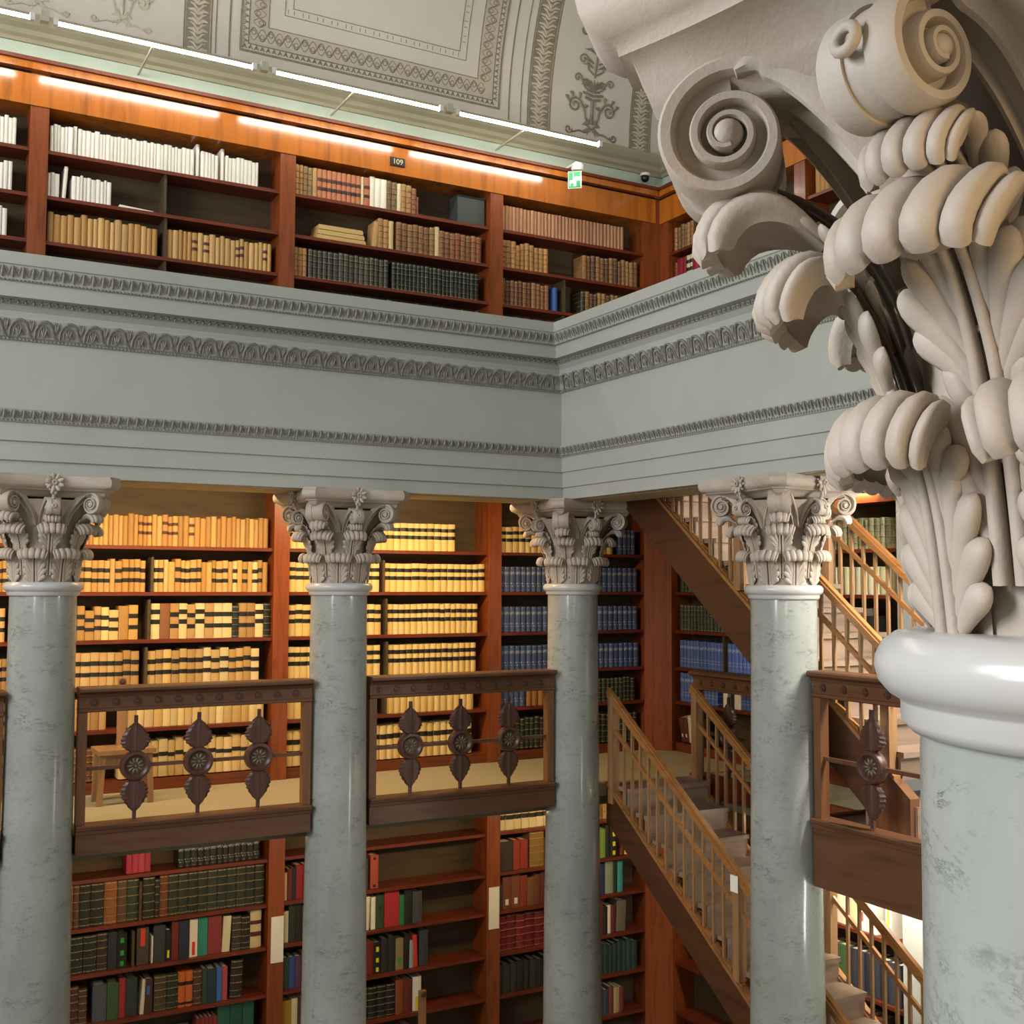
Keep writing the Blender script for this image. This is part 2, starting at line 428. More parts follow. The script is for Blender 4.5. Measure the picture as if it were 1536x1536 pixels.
def side_units(ins, w, fn):
    n = int((PX1 - PX0 - 2 * ins) / w)
    for i in range(n): fn(lambda a, b, i=i: (PX0 + ins + (i + a) * w, PH0 + ins + b * 1.0))
    n = int((PH1 - PH0 - ins) / w)
    for i in range(1, n):
        fn(lambda a, b, i=i: (PX0 + ins + b, PH0 + ins + (i + a) * w)); fn(lambda a, b, i=i: (PX1 - ins - b, PH0 + ins + (i + a) * w))
def guil(at):
    pts = [at(t / 10, .09 + .055 * sin(t / 10 * 2 * pi)) for t in range(11)]; vtube(m, pts, .007)
    vtube(m, [at(t / 10, .09 - .055 * sin(t / 10 * 2 * pi)) for t in range(11)], .004)
    c = at(.25, .105); vtube(m, [(c[0] + .02 * cos(a), c[1] + .02 * sin(a)) for a in [i * pi / 4 for i in range(9)]], .0045)
    c = at(.75, .075); vtube(m, [(c[0] + .02 * cos(a), c[1] + .02 * sin(a)) for a in [i * pi / 4 for i in range(9)]], .0045)
side_units(.085, .16, guil)
def dart(at):
    vtube(m, [at(.15, .015), at(.5, .055), at(.85, .015)], .006); vtube(m, [at(.5, .02), at(.5, .05)], .005)
side_units(.018, .055, dart)
def key(at): vtube(m, [at(.2, .02), at(.2, .055)], .0035); vtube(m, [at(.6, .02), at(.6, .055)], .0035)
side_units(.405, .14, key)
finish(m, 'border_ornament', ORNAM)
# vertical leaf bands
m = MB(); mf = MB()
for x0, x1, hm in ((2.27, 2.46, 1.9), (5.75, 5.97, 1.9), (7.02, 7.24, 1.5), (.20, .40, 1.2)):
    strip(mf, x0 - .03, x0 - .015, .0, hm); strip(mf, x1 + .015, x1 + .03, .0, hm)
    strip(mf, x0 - .01, x1 + .01, .0, hm, .002)
    c = (x0 + x1) / 2; w = (x1 - x0) / 2
    for j in range(int(hm / .085)):
        h = .02 + j * .085
        for s in (-1, 1):
            vtube(m, [(c, h), (c + s * w * .45, h + .035), (c + s * w * .92, h + .03)], [.012, .017, .006], 5)
            vtube(m, [(c, h + .03), (c + s * w * .4, h + .08), (c + s * w * .75, h + .09)], [.008, .012, .004], 5)
        vtube(m, [(c, h), (c, h + .06)], [.011, .005], 5)
finish(m, 'leaf_band', ORNLT); finish(mf, 'band_frame', ORNAM)
# arabesque panels: candelabrum with paired scrolls
def arabesque(cx, base, sc, m):
    def P(a, b): return (cx + a * sc, base + b * sc)
    def T(pts, r, n=5): vtube(m, [P(a, b) for a, b in pts], [x * sc for x in r] if isinstance(r, (list, tuple)) else r * sc, n, .006)
    def sp(cx_, ch, r, turns, a0, sgn): return spiral(cx_, ch, r, turns, a0, sgn)
    for s in (-1, 1):
        T([(0, .05), (s * .06, .10), (s * .10, .2), (s * .12, .3), (s * .2, .42)] + [(s * .27 + (x - .27) * s, h) for x, h in sp(.27, .34, .10, 1.4, pi / 2, -1)], .016)
        T([(s * .02, .03), (s * .1, .0), (s * .2, .01), (s * .3, -.03)] + [(s * x, h) for x, h in sp(.36, .0, .06, 1.2, pi, 1)], .013)
        for a, b, c_, d in ((.03, .12, .09, .17), (.05, .1, .14, .1), (.13, .32, .06, .36), (.3, .44, .36, .50), (.2, .44, .2, .52), (.37, .38, .43, .44)):
            T([(s * a, b), (s * (a + c_) / 2, (b + d) / 2 + .02), (s * c_, d)], [.01, .026, .006])
        T([(s * .05, .56), (s * .14, .6), (s * .2, .7)] + [(s * x, h) for x, h in sp(.26, .70, .06, 1.2, pi, -1)], .012)
        T([(s * .03, .78), (s * .12, .84), (s * .14, .95)] + [(s * x, h) for x, h in sp(.21, .95, .07, 1.3, pi, -1)], .012)
        for b in (.6, .66, .86, .92, 1.05):
            T([(s * .04, b), (s * .12, b + .04), (s * .2, b + .03)], [.008, .018, .004])
        T([(s * .02, 1.1), (s * .1, 1.18), (s * .16, 1.3)] + [(s * x, h) for x, h in sp(.24, 1.3, .08, 1.3, pi, -1)], .012)
        for k in range(4): T([(s * .02, .09 + .0 * k), (s * (.04 + .03 * k), .04 - .01 * k), (s * (.07 + .045 * k), -.04 + .02 * k)], [.006, .012, .004])
        T([(s * .08, .2), (s * .06, .16), (s * .05, .1)], [.01, .02, .008])
    T([(0, .12), (0, .22), (0, .3), (0, .40), (0, .44)], [.02, .03, .022, .03, .02], 6)
    T([(-.12, .47), (0, .44), (.12, .47)], .02); T([(-.16, .53), (0, .50), (.16, .53)], .018)
    T([(-.1, .57), (0, .55), (.1, .57)], .016)
    for k in range(-3, 4): T([(k * .012, .58), (k * .04, .66), (k * .055, .72 - abs(k) * .015)], [.006, .014, .004])
    T([(0, .74), (0, .85), (0, 1.1), (0, 1.4)], [.012, .02, .012, .01])
m = MB(); arabesque(6.50, .10, .78, m); finish(m, 'arabesque', ORNAM)
m = MB(); arabesque(1.72, .12, .62, m); arabesque(1.05, .10, .62, m); finish(m, 'arabesque', ORNLT)

# ------------------------------------------------------------------ capitals and columns
def shell_surface(prof, W, nr, amp, pull, drop, l0, th=.015, thick=True):
    """Scalloped, rolled-over tip of an acanthus leaf. prof: dense (r, z) list; the lobes run from index fraction l0 to the end."""
    n = len(prof); i0 = int(l0 * (n - 1)); seg = prof[i0:]
    L = [0]
    for a, b in zip(seg, seg[1:]): L.append(L[-1] + (b - a).length)
    def at(v):
        d = v * L[-1]
        for i in range(len(L) - 1):
            if L[i + 1] >= d or i == len(L) - 2:
                t = (d - L[i]) / max(1e-9, L[i + 1] - L[i]); return seg[i].lerp(seg[i + 1], t)
    us = []
    for k in range(nr):
        for f in (.0, .06, .2, .38, .5, .62, .8, .94): us.append((k + f, f))
    us.append((nr, 0.0))
    nv = 13; top = []; bot = []
    p0 = at(0)
    for j in range(nv):
        v = j / (nv - 1); rt = []; rb = []
        for kf, f in us:
            u = kf / nr * 2 - 1
            b = sqrt(max(0, 1 - (2 * f - 1) ** 2))
            vv = min(1.0, v * (1 - .14 * u * u)) * (.955 + .045 * b)
            p = at(vv); q = at(min(1, vv + .02)); t = (q - p)
            if t.length < 1e-7: q2 = at(max(0, vv - .02)); t = p - q2
            t.normalize(); nc = Vector((-t.y, t.x))
            reach = 1 - pull * (1 - cos(u * 1.6))
            wv = (.45 + .55 * sin(min(1, vv * 1.7) * pi / 2)) * (1 - .30 * max(0, vv - .55))
            s = W * sin(u * pi / 2 * 1.08) * wv
            r = p0.x + (p.x - p0.x) * reach
            z = p0.y + (p.y - p0.y) * (1 - .22 * u * u) - drop * u * u * (.3 + 1.4 * vv)
            ns = sin(u * 1.25)
            off = amp * b * (min(1, max(0, v * 3.2 - .15)) * sin(min(1, .2 + v * .72) * pi) ** .5 + .1) * (1 if v < .97 else .6)
            dd = Vector((nc.x * cos(u * 1.25), nc.y * (1 - .5 * u * u)))
            rt.append((s + ns * off, r + dd.x * off, z + dd.y * off))
            rb.append((s * .93, r - dd.x * th, z - dd.y * th))
        top.append(rt); bot.append(rb)
    m = MB()
    nu = len(us); vs = [p for r in top for p in r] + [p for r in bot for p in r]; o = nu * nv
    fs = []
    for j in range(nv - 1):
        for i in range(nu - 1):
            a = j * nu + i
            fs.append((a, a + nu, a + nu + 1, a + 1)); fs.append((o + a, o + a + 1, o + a + nu + 1, o + a + nu))
    for i in range(nu - 1):
        a = (nv - 1) * nu + i; fs.append((a, o + a, o + a + 1, a + 1))
        fs.append((i, i + 1, o + i + 1, o + i))
    for j in range(nv - 1):
        a = j * nu; fs.append((a, o + a, o + a + nu, a + nu)); a = j * nu + nu - 1; fs.append((a, a + nu, o + a + nu, o + a))
    m.add(vs, fs); return m
def leaf_mesh(name, pts, l0, W, nr, amp, pull, drop, fingers, stem_end, sheet, fscale=1.0):
    prof = [Vector((p.x, p.y)) for p in catmull([Vector((a, b, 0)) for a, b in pts], 8)]
    m = shell_surface(prof, W, nr, amp, pull, drop, l0)
    L = [0]
    for a, b in zip(prof, prof[1:]): L.append(L[-1] + (b - a).length)
    def at(l):
        l = max(0, min(l, L[-1]))
        for i in range(len(L) - 1):
            if L[i + 1] >= l:
                p = prof[i].lerp(prof[i + 1], (l - L[i]) / max(1e-9, L[i + 1] - L[i])); t = (prof[i + 1] - prof[i]).normalized(); return p, Vector((t.y, -t.x))
        t = (prof[-1] - prof[-2]).normalized(); return prof[-1], Vector((t.y, -t.x))
    def pt(s, l, h):
        p, n = at(l); k = 1 - 3.0 * s * s    # the leaf wraps round the bell
        return Vector((s, p.x * k + n.x * h, p.y + n.y * h))
    # fingers: (side-less) base l, base s, tip l, tip s, width
    for lb, sb, lt, st, w in fingers:
        for sg in (-1, 1):
            rings = []
            for t in (0, .18, .36, .54, .68, .78, .86, .92, .96, .985, 1):
                s = sb + (st - sb) * (t ** 1.25); l = lb + (lt - lb) * t
                wid = w * (.30 + .70 * t ** .8) * (sqrt(max(.0, 1 - ((t - .74) / .26) ** 2)) if t > .74 else 1)
                wid = max(wid, .0004)
                c = pt(s, l, .002 + wid * .25)
                c2 = pt(s + (st - sb) * .02 + 1e-4, l + (lt - lb) * .02, .002 + wid * .25)
                d = (c2 - c).normalized(); p, n = at(l); nn = Vector((s * 2.2, n.x, n.y)).normalized()
                e = d.cross(nn).normalized()
                ring = []
                for q in range(9):
                    a = 2 * pi * q / 9
                    v = c + e * cos(a) * wid + nn * sin(a) * wid * (.62 if sin(a) > 0 else .35)
                    ring.append((v.x * sg, v.y, v.z))
                rings.append(ring if sg > 0 else ring[::-1])
            m.rings(rings)
    for s0 in (-.0085, .0085):
        pl = [pt(s0 * (1 + .3 * (1 - k / 12)), stem_end * k / 12, .006) for k in range(13)]
        m.tube([tuple(p) for p in pl], [.0085 * fscale - .003 * fscale * k / 12 for k in range(13)], 7)
    for fr in (.36, .74):
        l = stem_end * fr; m.tube([tuple(pt(x, l, .0)) for x in (-.03, -.012, .012, .03)], .004, 5)
    if sheet:
        g1 = []; g2 = []
        for k in range(11):
            l = stem_end * 1.0 * k / 10; w = sheet * (1 - .25 * abs(k / 10 - .5))
            g1.append([tuple(pt(s * w, l, -.008)) for s in (-1, -.5, 0, .5, 1)]); g2.append([tuple(pt(s * w, l, -.016)) for s in (1, .5, 0, -.5, -1)])
        m.grid(g1).grid(g2)
    return m.mesh(name, STONEW, 55)
F1 = [(.0, .012, .045, .066, .017), (.01, .013, .085, .071, .018), (.025, .013, .125, .066, .017), (.045, .012, .155, .047, .015), (.075, .012, .175, .026, .011),
      (.115, .012, .165, .067, .0165), (.125, .013, .195, .055, .016), (.135, .013, .212, .036, .014)]
LEAF1 = leaf_mesh('lower_leaf', [(.203, -.047), (.208, 0), (.216, .06), (.228, .11), (.246, .142), (.266, .154), (.283, .149), (.294, .132), (.296, .114), (.288, .100)],
                  .40, .086, 7, .0135, .42, .016, F1, .205, .05)
F2 = [(.02, .012, .09, .06, .015), (.04, .013, .13, .066, .017), (.06, .013, .165, .058, .0165), (.09, .012, .195, .04, .014),
      (.16, .012, .225, .066, .017), (.17, .013, .262, .07, .019), (.185, .013, .29, .052, .017), (.205, .011, .30, .028, .012)]
LEAF2 = leaf_mesh('upper_leaf', [(.205, .0), (.212, .06), (.221, .12), (.234, .18), (.252, .232), (.275, .278), (.302, .305), (.328, .307), (.349, .292), (.359, .273), (.357, .261), (.349, .253)],
                  .46, .080, 7, .0135, .42, .016, F2, .29, .045)
F3 = [(.0, .010, .07, .042, .013), (.03, .010, .11, .046, .014), (.06, .010, .145, .046, .014), (.095, .010, .175, .044, .013), (.13, .009, .205, .036, .011)]
LEAF3 = leaf_mesh('corner_leaf', [(.232, .225), (.248, .275), (.278, .325), (.318, .360), (.358, .380), (.392, .382), (.414, .366), (.423, .343), (.417, .325)],
                  .30, .056, 5, .011, .24, .014, F3, .20, .03, .7)
LEAF4 = leaf_mesh('face_leaf', [(.228, .225), (.240, .285), (.258, .328), (.282, .356), (.306, .366), (.328, .362), (.343, .346), (.344, .330), (.336, .322)],
                  .40, .046, 7, .008, .36, .010, F3[:4], .18, .03, .7)
def volute_mesh(name, rc, zc, Ro, T, horns):
    m = MB(); turns = 2.55; N = 104
    def R(a): return Ro * exp(-.62 * a / (2 * pi))
    for sgn in (-1, 1):
        rings = []
        for k in range(N + 1):
            a = -.22 + (turns * 2 * pi + .22) * k / N; r = R(max(a, 0)); ph = pi / 2 - a
            t = r * .19 + .0034; Tt = T + .008 * (k / N)
            Ti = T * .3
            prof = [(r, Ti), (r, Tt - .004), (r - t * .2, Tt), (r - t * .8, Tt), (r - t, Tt - .005), (r - t * 1.1, Ti)]
            ring = [(sgn * x, rc + q * cos(ph), zc + q * sin(ph)) for q, x in prof]
            rings.append(ring if sgn > 0 else ring[::-1])
        m.rings(rings)
        re = R(turns * 2 * pi)
        m.ell((sgn * (T - .002), rc, zc), (0, re * .97, 0), (0, 0, re * .97), (sgn * .013, 0, 0), 16, 8)
    # disc of the scroll with a channelled edge
    rg = []
    for k in range(72):
        a = 2 * pi * k / 72
        rr = R((pi / 2 - a) % (2 * pi))
        rg.append((rr, a))
    rings = []
    for x, q in ((-T + .014, .02), (-T + .012, .93), (-T * .8, .985), (-T * .42, .965), (-T * .16, .92), (0, .94), (T * .16, .92), (T * .42, .965), (T * .8, .985), (T - .012, .93), (T - .014, .02)):
        rings.append([(x, rc + rr * q * cos(a), zc + rr * q * sin(a)) for rr, a in rg])
    m.rings(rings)
    # horns running back from the scroll to the bell
    for pts in horns:
        P = catmull(pts, 7)
        for sgn in (-1, 1):
            rings = []
            for k, p in enumerate(P):
                d = (P[min(k + 1, len(P) - 1)] - P[max(0, k - 1)]).normalized()
                e = Vector((0, -d.z, d.y)).normalized(); f = k / (len(P) - 1)
                hw = T * .62 * (1 - .55 * f); hh = .003 + .013 * min(1, f * 4)
                c = Vector((p.x * sgn, p.y, p.z)); sx = Vector((1, 0, 0))
                q = [(-1, -1), (1, -1), (1.08, .2), (1.0, 1.15), (.72, 1.2), (.55, .55), (-.55, .55), (-.72, 1.2), (-1, 1.15), (-1.08, .2)]
                ring = [tuple(c + sx * (hw * a) - e * (-hh * b)) for a, b in q]
                rings.append(ring if sgn > 0 else ring[::-1])
            m.rings(rings)
    return m.mesh(name, STONEW, 45)
VOLC = volute_mesh('corner_volute', .388, .437, .080, .066, [[(.030, .380, .497), (.034, .354, .507), (.042, .32, .488), (.062, .275, .435), (.082, .236, .372), (.09, .215, .31)]])
VOLF = volute_mesh('face_volute', .338, .408, .058, .040, [[(.022, .338, .458), (.026, .318, .462), (.034, .288, .446), (.046, .262, .41), (.056, .238, .36), (.062, .215, .30)]])
mk = MB()
for z in (.447,):
    mk.tube([(.0, .362 + .0, .415 + .02 * 0), (.0, .366, .417)], .012, 8)
def ring_mesh():   # little ring boss fixed on the edge of each face scroll
    m = MB(); N = 14
    rings = []
    for k in range(N + 1):
        a = 2 * pi * k / N; c = Vector((0, .392, .418)); ax, bx = Vector((1, 0, 0)), Vector((0, -.15, .98))
        d = ax * cos(a) + bx * sin(a); nn = Vector((0, .97, .25))
        rings.append([tuple(c + d * (.0105 + .005 * cos(t)) + nn * (.005 * sin(t) + .002)) for t in [2 * pi * q / 7 for q in range(7)]])
    m.rings(rings, False); return m.mesh('ring_boss', STONEW, 60)
RINGB = ring_mesh()
def fleuron_mesh():
    m = MB(); c = Vector((0, .372, .618))
    for k in range(9):
        a = 2 * pi * k / 9; d = Vector((cos(a), 0, sin(a))); e = Vector((-sin(a), 0, cos(a)))
        m.ell(c + d * .034 + Vector((0, .006, 0)), d * .027 + Vector((0, .012, 0)), e * .013, Vector((0, .009, 0)), 8, 4)
        m.ell(c + (Vector((cos(a + .35), 0, sin(a + .35)))) * .026 + Vector((0, -.004, 0)), Vector((cos(a + .35), 0, sin(a + .35))) * .032, Vector((-sin(a + .35), 0, cos(a + .35))) * .012, Vector((0, .006, 0)), 8, 4)
    rings = []
    for k in range(13):
        a = 2 * pi * k / 12
        rings.append([tuple(c + Vector((cos(a), 0, sin(a))) * (.012 + .006 * cos(t)) + Vector((0, .014 + .006 * sin(t), 0))) for t in [2 * pi * q / 6 for q in range(6)]])
    m.rings(rings, False)
    m.tube([tuple(c + Vector((0, -.01, -.02))), tuple(c + Vector((0, -.02, -.08))), tuple(c + Vector((0, -.05, -.13)))], [.012, .010, .009], 7)
    for s in (-1, 1): m.ell(c + Vector((s * .012, -.006, -.055)), (.010, 0, 0), (0, .008, 0), (0, 0, .02), 7, 4)
    return m.mesh('fleuron', STONEW, 60)
FLEUR = fleuron_mesh()
def abacus_mesh():
    prof = [(.474, .446, .242), (.480, .458, .252), (.490, .463, .258), (.494, .470, .264), (.504, .474, .270), (.520, .479, .285), (.536, .487, .310), (.540, .500, .332), (.552, .503, .336),
            (.556, .512, .340), (.566, .528, .352), (.585, .540, .360), (.61, .546, .364), (.64, .546, .364), (.665, .541, .360), (.672, .534, .354), (.692, .534, .354)]
    rings = []
    for z, rc, rf in prof:
        ring = []
        for q in range(4):
            base = q * pi / 2
            cw = .012 + .040 * min(1, max(0, (z - .474) / .10))   # half width of the cut corner
            c0 = Vector((rc, -cw)); c1 = Vector((rc, cw))
            # corner end at 45 deg, then concave arc to the next corner
            for cc in (c0, c1):
                a = base + pi / 4; ring.append((cc.x * cos(a) - cc.y * sin(a), cc.x * sin(a) + cc.y * cos(a), z))
            a0 = base + pi / 4; P0 = Vector((rc * cos(a0) - cw * sin(a0), rc * sin(a0) + cw * cos(a0)))
            a1 = base + 3 * pi / 4; P1 = Vector((rc * cos(a1) + cw * sin(a1), rc * sin(a1) - cw * cos(a1)))
            mid = Vector((cos(base + pi / 2), sin(base + pi / 2))) * rf
            ctrl = mid * 2 - (P0 + P1) / 2
            for k in range(1, 14):
                t = k / 14; p = P0 * (1 - t) ** 2 + ctrl * 2 * t * (1 - t) + P1 * t * t; ring.append((p.x, p.y, z))
        rings.append(ring)
    return MB().rings(rings).mesh('abacus', STONEW, 40)
ABAC = abacus_mesh()
BELL = MB().lathe([(.15, -.05), (.196, -.048), (.198, .0), (.200, .08), (.204, .16), (.210, .24), (.222, .31), (.243, .37), (.270, .42), (.300, .455), (.306, .463), (.2, .466)], 48).mesh('bell', STONEW, 60)
ASTR = MB().lathe([(.18, -.043), (.222, -.043), (.238, -.046), (.250, -.055), (.2565, -.068), (.2575, -.078), (.254, -.092), (.245, -.103), (.235, -.109), (.2335, -.112), (.2335, -.128), (.229, -.134), (.224, -.139), (.18, -.14)], 64).mesh('neck_ring', MARBLEW, 50)
SP = [(.215, -.135), (.2165, -.16), (.2165, -.3), (.2185, -.7), (.2225, -1.2), (.229, -1.8), (.237, -2.5), (.245, -3.2), (.251, -3.9), (.255, -4.55), (.262, -4.6), (.275, -4.62)]
SHAFT = MB().lathe(SP, 64).mesh('shaft', MARBLE, 60)
BASEM = MB().lathe([(.2, -4.6), (.285, -4.62), (.30, -4.65), (.30, -4.69), (.285, -4.72), (.27, -4.74), (.27, -4.78), (.31, -4.81), (.335, -4.84), (.335, -4.89), (.31, -4.92), (.2, -4.92)], 48).box(-.35, .35, -.35, .35, -5.0, -4.915).mesh('column_base', MARBLEW, 40)
def column(x, y, label, fit=True):
    t = thing('marble_column', label, 'column', (x, y, 0), 'smooth marble columns with leafy capitals'); t['kind'] = 'thing'
    up = .033 if fit else 0
    inst('shaft', SHAFT, t, (0, 0, up)); inst('neck_ring', ASTR, t, (0, 0, up))['label'] = 'smooth white rounded ring under the capital'
    inst('column_base', BASEM, t, (0, 0, up * .6))
    cap = inst('capital', BELL, t); cap['label'] = 'carved off-white plaster capital'
    ab = inst('abacus', ABAC, cap)
    if fit:      # the columns across the hall carry slightly taller capitals under a flatter abacus
        cap.scale = (1.03, 1.03, 1.084); cap.location = (0, 0, .036); ab.scale = (.985, .985, .578); ab.location = (0, 0, .205)
    for k in range(8):
        inst('acanthus_leaf', LEAF1, cap, rotz=radians(22.5 + 45 * k - 90)); inst('acanthus_leaf', LEAF2, cap, rotz=radians(45 * k - 90))
    for k in range(4):
        inst('corner_leaf', LEAF3, cap, rotz=radians(45 + 90 * k - 90)); inst('corner_volute', VOLC, cap, rotz=radians(45 + 90 * k - 90))
        inst('face_leaf', LEAF4, cap, rotz=radians(90 * k - 90)); inst('face_volute', VOLF, cap, rotz=radians(90 * k - 90))
        inst('ring_boss', RINGB, cap, rotz=radians(90 * k - 90)); inst('fleuron', FLEUR, cap, (0, 0, -.056 if fit else 0), rotz=radians(90 * k - 90))
    return t
column(1.036, .63, 'huge marble column in the right foreground with close-up carved capital', False)
column(1.036, AXY, 'marble column at the far left end of the balustrade')
column(3.17, AXY, 'marble column between the two wooden balustrade bays')
column(AXX, AXY, 'marble column under the inner corner of the entablature')
column(AXX, 5.82, 'marble column in front of the wooden stairs')
# ------------------------------------------------------------------ bookcases
def mapKA(s, d, z): return (s, YK + d, z)           # along the far wall, d into the case
def mapKB(s, d, z): return (XK + d, s, z)           # along the right wall
class CaseMB(MB):
    def __init__(s, mp): super().__init__(); s.mp = mp
    def bx(s, a0, a1, d0, d1, z0, z1):
        p, q = s.mp(a0, d0, z0), s.mp(a1, d1, z1)
        return s.box(min(p[0], q[0]), max(p[0], q[0]), min(p[1], q[1]), max(p[1], q[1]), z0, z1)
def bookcase(mp, a0, a1, z0, z1, shelves, label, upright, dividers=(), frieze=None, last=False, tall=.03):
    """One bay: opening a0..a1, shelves at the given heights, an upright on its left side."""
    lo, hi = min(a0, a1), max(a0, a1)
    c = mp((lo + hi) / 2, .14, z0)
    t = thing('bookcase', label, 'bookcase', c, 'bookcase bays')
    def P(name, mat, *boxes):
        m = CaseMB(mp)
        for b in boxes: m.bx(*b)
        o = m.build(name, mat, t); return o
    P('back_panel', BACK, (lo - .144, hi + (.144 if last else .06 if hi in (7.165, 9.78) else 0), .27, .295, z0, z1))
    for u in upright: P('upright', MAHZ, (u - .072, u + .072, -.02, .27, z0, z1), )
    for z in shelves: P('shelf', SHELF, (lo, hi, .0, .27, z - .03, z))
    for d, zb, zt in dividers: P('divider', BACK, (d - .011, d + .011, .02, .27, zb, zt))
    P('plinth', MAH, (lo, hi, .005, .27, z0, z0 + .09))
    if frieze:
        for nm, mat, d0, za, zb in frieze: P(nm, mat, (lo - .144, hi + .0 if last != 2 else hi + .144, d0, .27, za, zb))
    return t
UPF = [('frieze', CORN, -.03, 3.89, 4.15), ('frieze_groove', BLACK, -.015, 4.15, 4.175), ('cornice', CORN, -.075, 4.175, 4.235), ('cornice_edge', SHELF, -.10, 4.235, 4.265)]
US = [3.545, 3.165, 2.785, 2.40]
bays = [(-1.2, 1.018, 'leftmost'), (1.162, 3.128, 'second'), (3.272, 5.288, 'third'), (5.432, 7.165, 'fourth')]
W_U = ['upper gallery bookcase at the left edge holding white volumes', 'upper gallery bookcase with a long row of white volumes', 'upper gallery bookcase under the number plaque', 'upper gallery bookcase beneath the exit sign, beside the corner']
W_M = ['middle gallery bookcase at the far left behind the end column', 'middle gallery bookcase full of tan and cream volumes behind the left balustrade', 'middle gallery bookcase of cream volumes with black labels', 'middle gallery bookcase with rows of blue volumes behind the corner column']
W_L = ['ground floor bookcase at the far left behind the end column', 'ground floor bookcase with dark leather sets below the left balustrade', 'ground floor bookcase with half empty shelves', 'ground floor bookcase with a row of cream volumes on top behind the corner column']
MS = [.295, -.096, -.495, -.88, -1.232]
LS = [-2.43, -2.82, -3.188, -3.592, -3.992, -4.40]
MDIV = {1: [(2.085, -.096, .20), (2.065, -.495, -.16), (2.05, -.88, -.56)], 2: [(4.20, -.096, .20), (4.23, -.495, -.16), (4.24, -.88, -.56), (4.23, -1.232, -.95)]}
UDIV = {1: [(2.12, 3.165, 3.515), (2.13, 2.785, 3.135), (2.13, 2.40, 2.755)], 3: [(6.18, 2.785, 3.13), (6.17, 2.40, 2.75)]}
LDIV = {1: [(2.05, -2.82, -2.5), (2.0, -3.188, -2.9)]}
for i, (a, b, _) in enumerate(bays):
    bookcase(mapKA, a, b, UPPER, 4.2, US, W_U[i], [a - .072], UDIV.get(i, ()), UPF, 2 if i == 3 else False)
    bookcase(mapKA, a, b, DECK, 1.02, MS, W_M[i], [a - .072], MDIV.get(i, ()))
    bookcase(mapKA, a, b, FLOOR, -1.98, LS, W_L[i], [a - .072], LDIV.get(i, ()))
BB = [(7.905, 9.84), (5.78, 7.76)]
bookcase(mapKB, BB[0][0], BB[0][1], UPPER, 4.2, US, 'upper gallery bookcase on the right wall, glimpsed beside the big capital', [7.833], (), UPF, 2)
bookcase(mapKB, BB[1][0], BB[1][1], UPPER, 4.2, US, 'upper gallery bookcase on the right wall, seen through the gap in the big capital', [5.708], (), UPF)
bookcase(mapKB, 6.72, 9.78, DECK, 1.02, MS, 'middle gallery bookcase on the right wall behind the stairs', [8.22], [(9.02, -.88, -.52)], [('cornice', MAH, -.10, .68, .76), ('cornice_edge', SHELF, -.14, .93, .99)])
bookcase(mapKB, 6.72, 9.78, FLOOR, -1.98, [-2.43, -2.93, -3.45, -3.9, -4.4], 'ground floor bookcase on the right wall behind the lower stairs', [8.22], ())
# canted pilaster that closes the corner between the two runs of shelves
for z0, z1, nm in ((DECK, 1.02, 'trim_6'), (FLOOR, -1.98, 'trim_7')):
    structure(MB().hexa([(7.165, 10.0, z0), (7.37, 9.80, z0), (7.69, 9.85, z0), (7.2, 10.28, z0), (7.165, 10.0, z1), (7.37, 9.80, z1), (7.69, 9.85, z1), (7.2, 10.28, z1)]), nm, MAHZ)
structure(MB().box(7.165, 7.42, 9.985, 10.29, UPPER, 4.16).box(7.385, 7.68, 9.84, 10.0, UPPER, 4.16), 'trim_8', MAHZ)

# ------------------------------------------------------------------ balustrades of the middle gallery
def leaf_plate(h, w, up, seed=0):
    """Flat carved leaf with a serrated edge, midrib and fluted blades; local x across, y thickness, z up (0..h or 0..-h)."""
    m = MB(); n = 15; L = []; Rr = []; sg = 1 if up else -1
    rng = random.Random(seed)
    front = []
    for k in range(n + 1):
        t = k / n
        ww = w * max(0, sin(pi * min(1, (t * .93 + .06) ** .82))) ** .8
        ww = max(ww, .0015) * (1 + (.07 if k % 2 else -.05))
        row = []
        for q in (-1, -.72, -.42, -.16, 0, .16, .42, .72, 1):
            d = .004 + .012 * (1 - q * q) + (.004 if q in (-.72, .72, 0) else -.002)
            row.append((q * ww, -d, sg * (t * h + abs(q) * -.012 * sin(t * pi))))
        front.append(row)
    back = [[(x, .010, z) for x, y, z in r] for r in front]
    nu = 9; vs = [p for r in front for p in r] + [p for r in back for p in r]; o = nu * (n + 1); fs = []
    for j in range(n):
        for i in range(nu - 1):
            a = j * nu + i; fs += [(a, a + 1, a + nu + 1, a + nu), (o + a, o + a + nu, o + a + nu + 1, o + a + 1)]
        a = j * nu; fs.append((a, a + nu, o + a + nu, o + a)); a = j * nu + nu - 1; fs.append((a, o + a, o + a + nu, a + nu))
    m.add(vs, fs); m.box(-.012, .012, -.012, .010, min(sg * h * .96, sg * (h + .045)), max(sg * h * .96, sg * (h + .045)))
    return m.mesh('carved_leaf', BALLEAF, 30)
LEAFUP = leaf_plate(.205, .098, True); LEAFDN = leaf_plate(.225, .092, False)
def lathe_y(prof, n=24):    # (radius, y) profile about the y axis
    m = MB(); k = len(prof); vs = []
    for q in range(n):
        a = 2 * pi * q / n
        for r, y in prof: vs.append((r * cos(a), y, r * sin(a)))
    m.add(vs, [(q * k + i, q * k + i + 1, ((q + 1) % n) * k + i + 1, ((q + 1) % n) * k + i) for q in range(n) for i in range(k - 1)]); return m
DISC = lathe_y([(.0, .03), (.096, .03), (.104, .022), (.104, -.022), (.097, -.034), (.080, -.037), (.069, -.028), (.062, -.018), (.0, -.018)], 32).mesh('medallion', BALLEAF, 40)
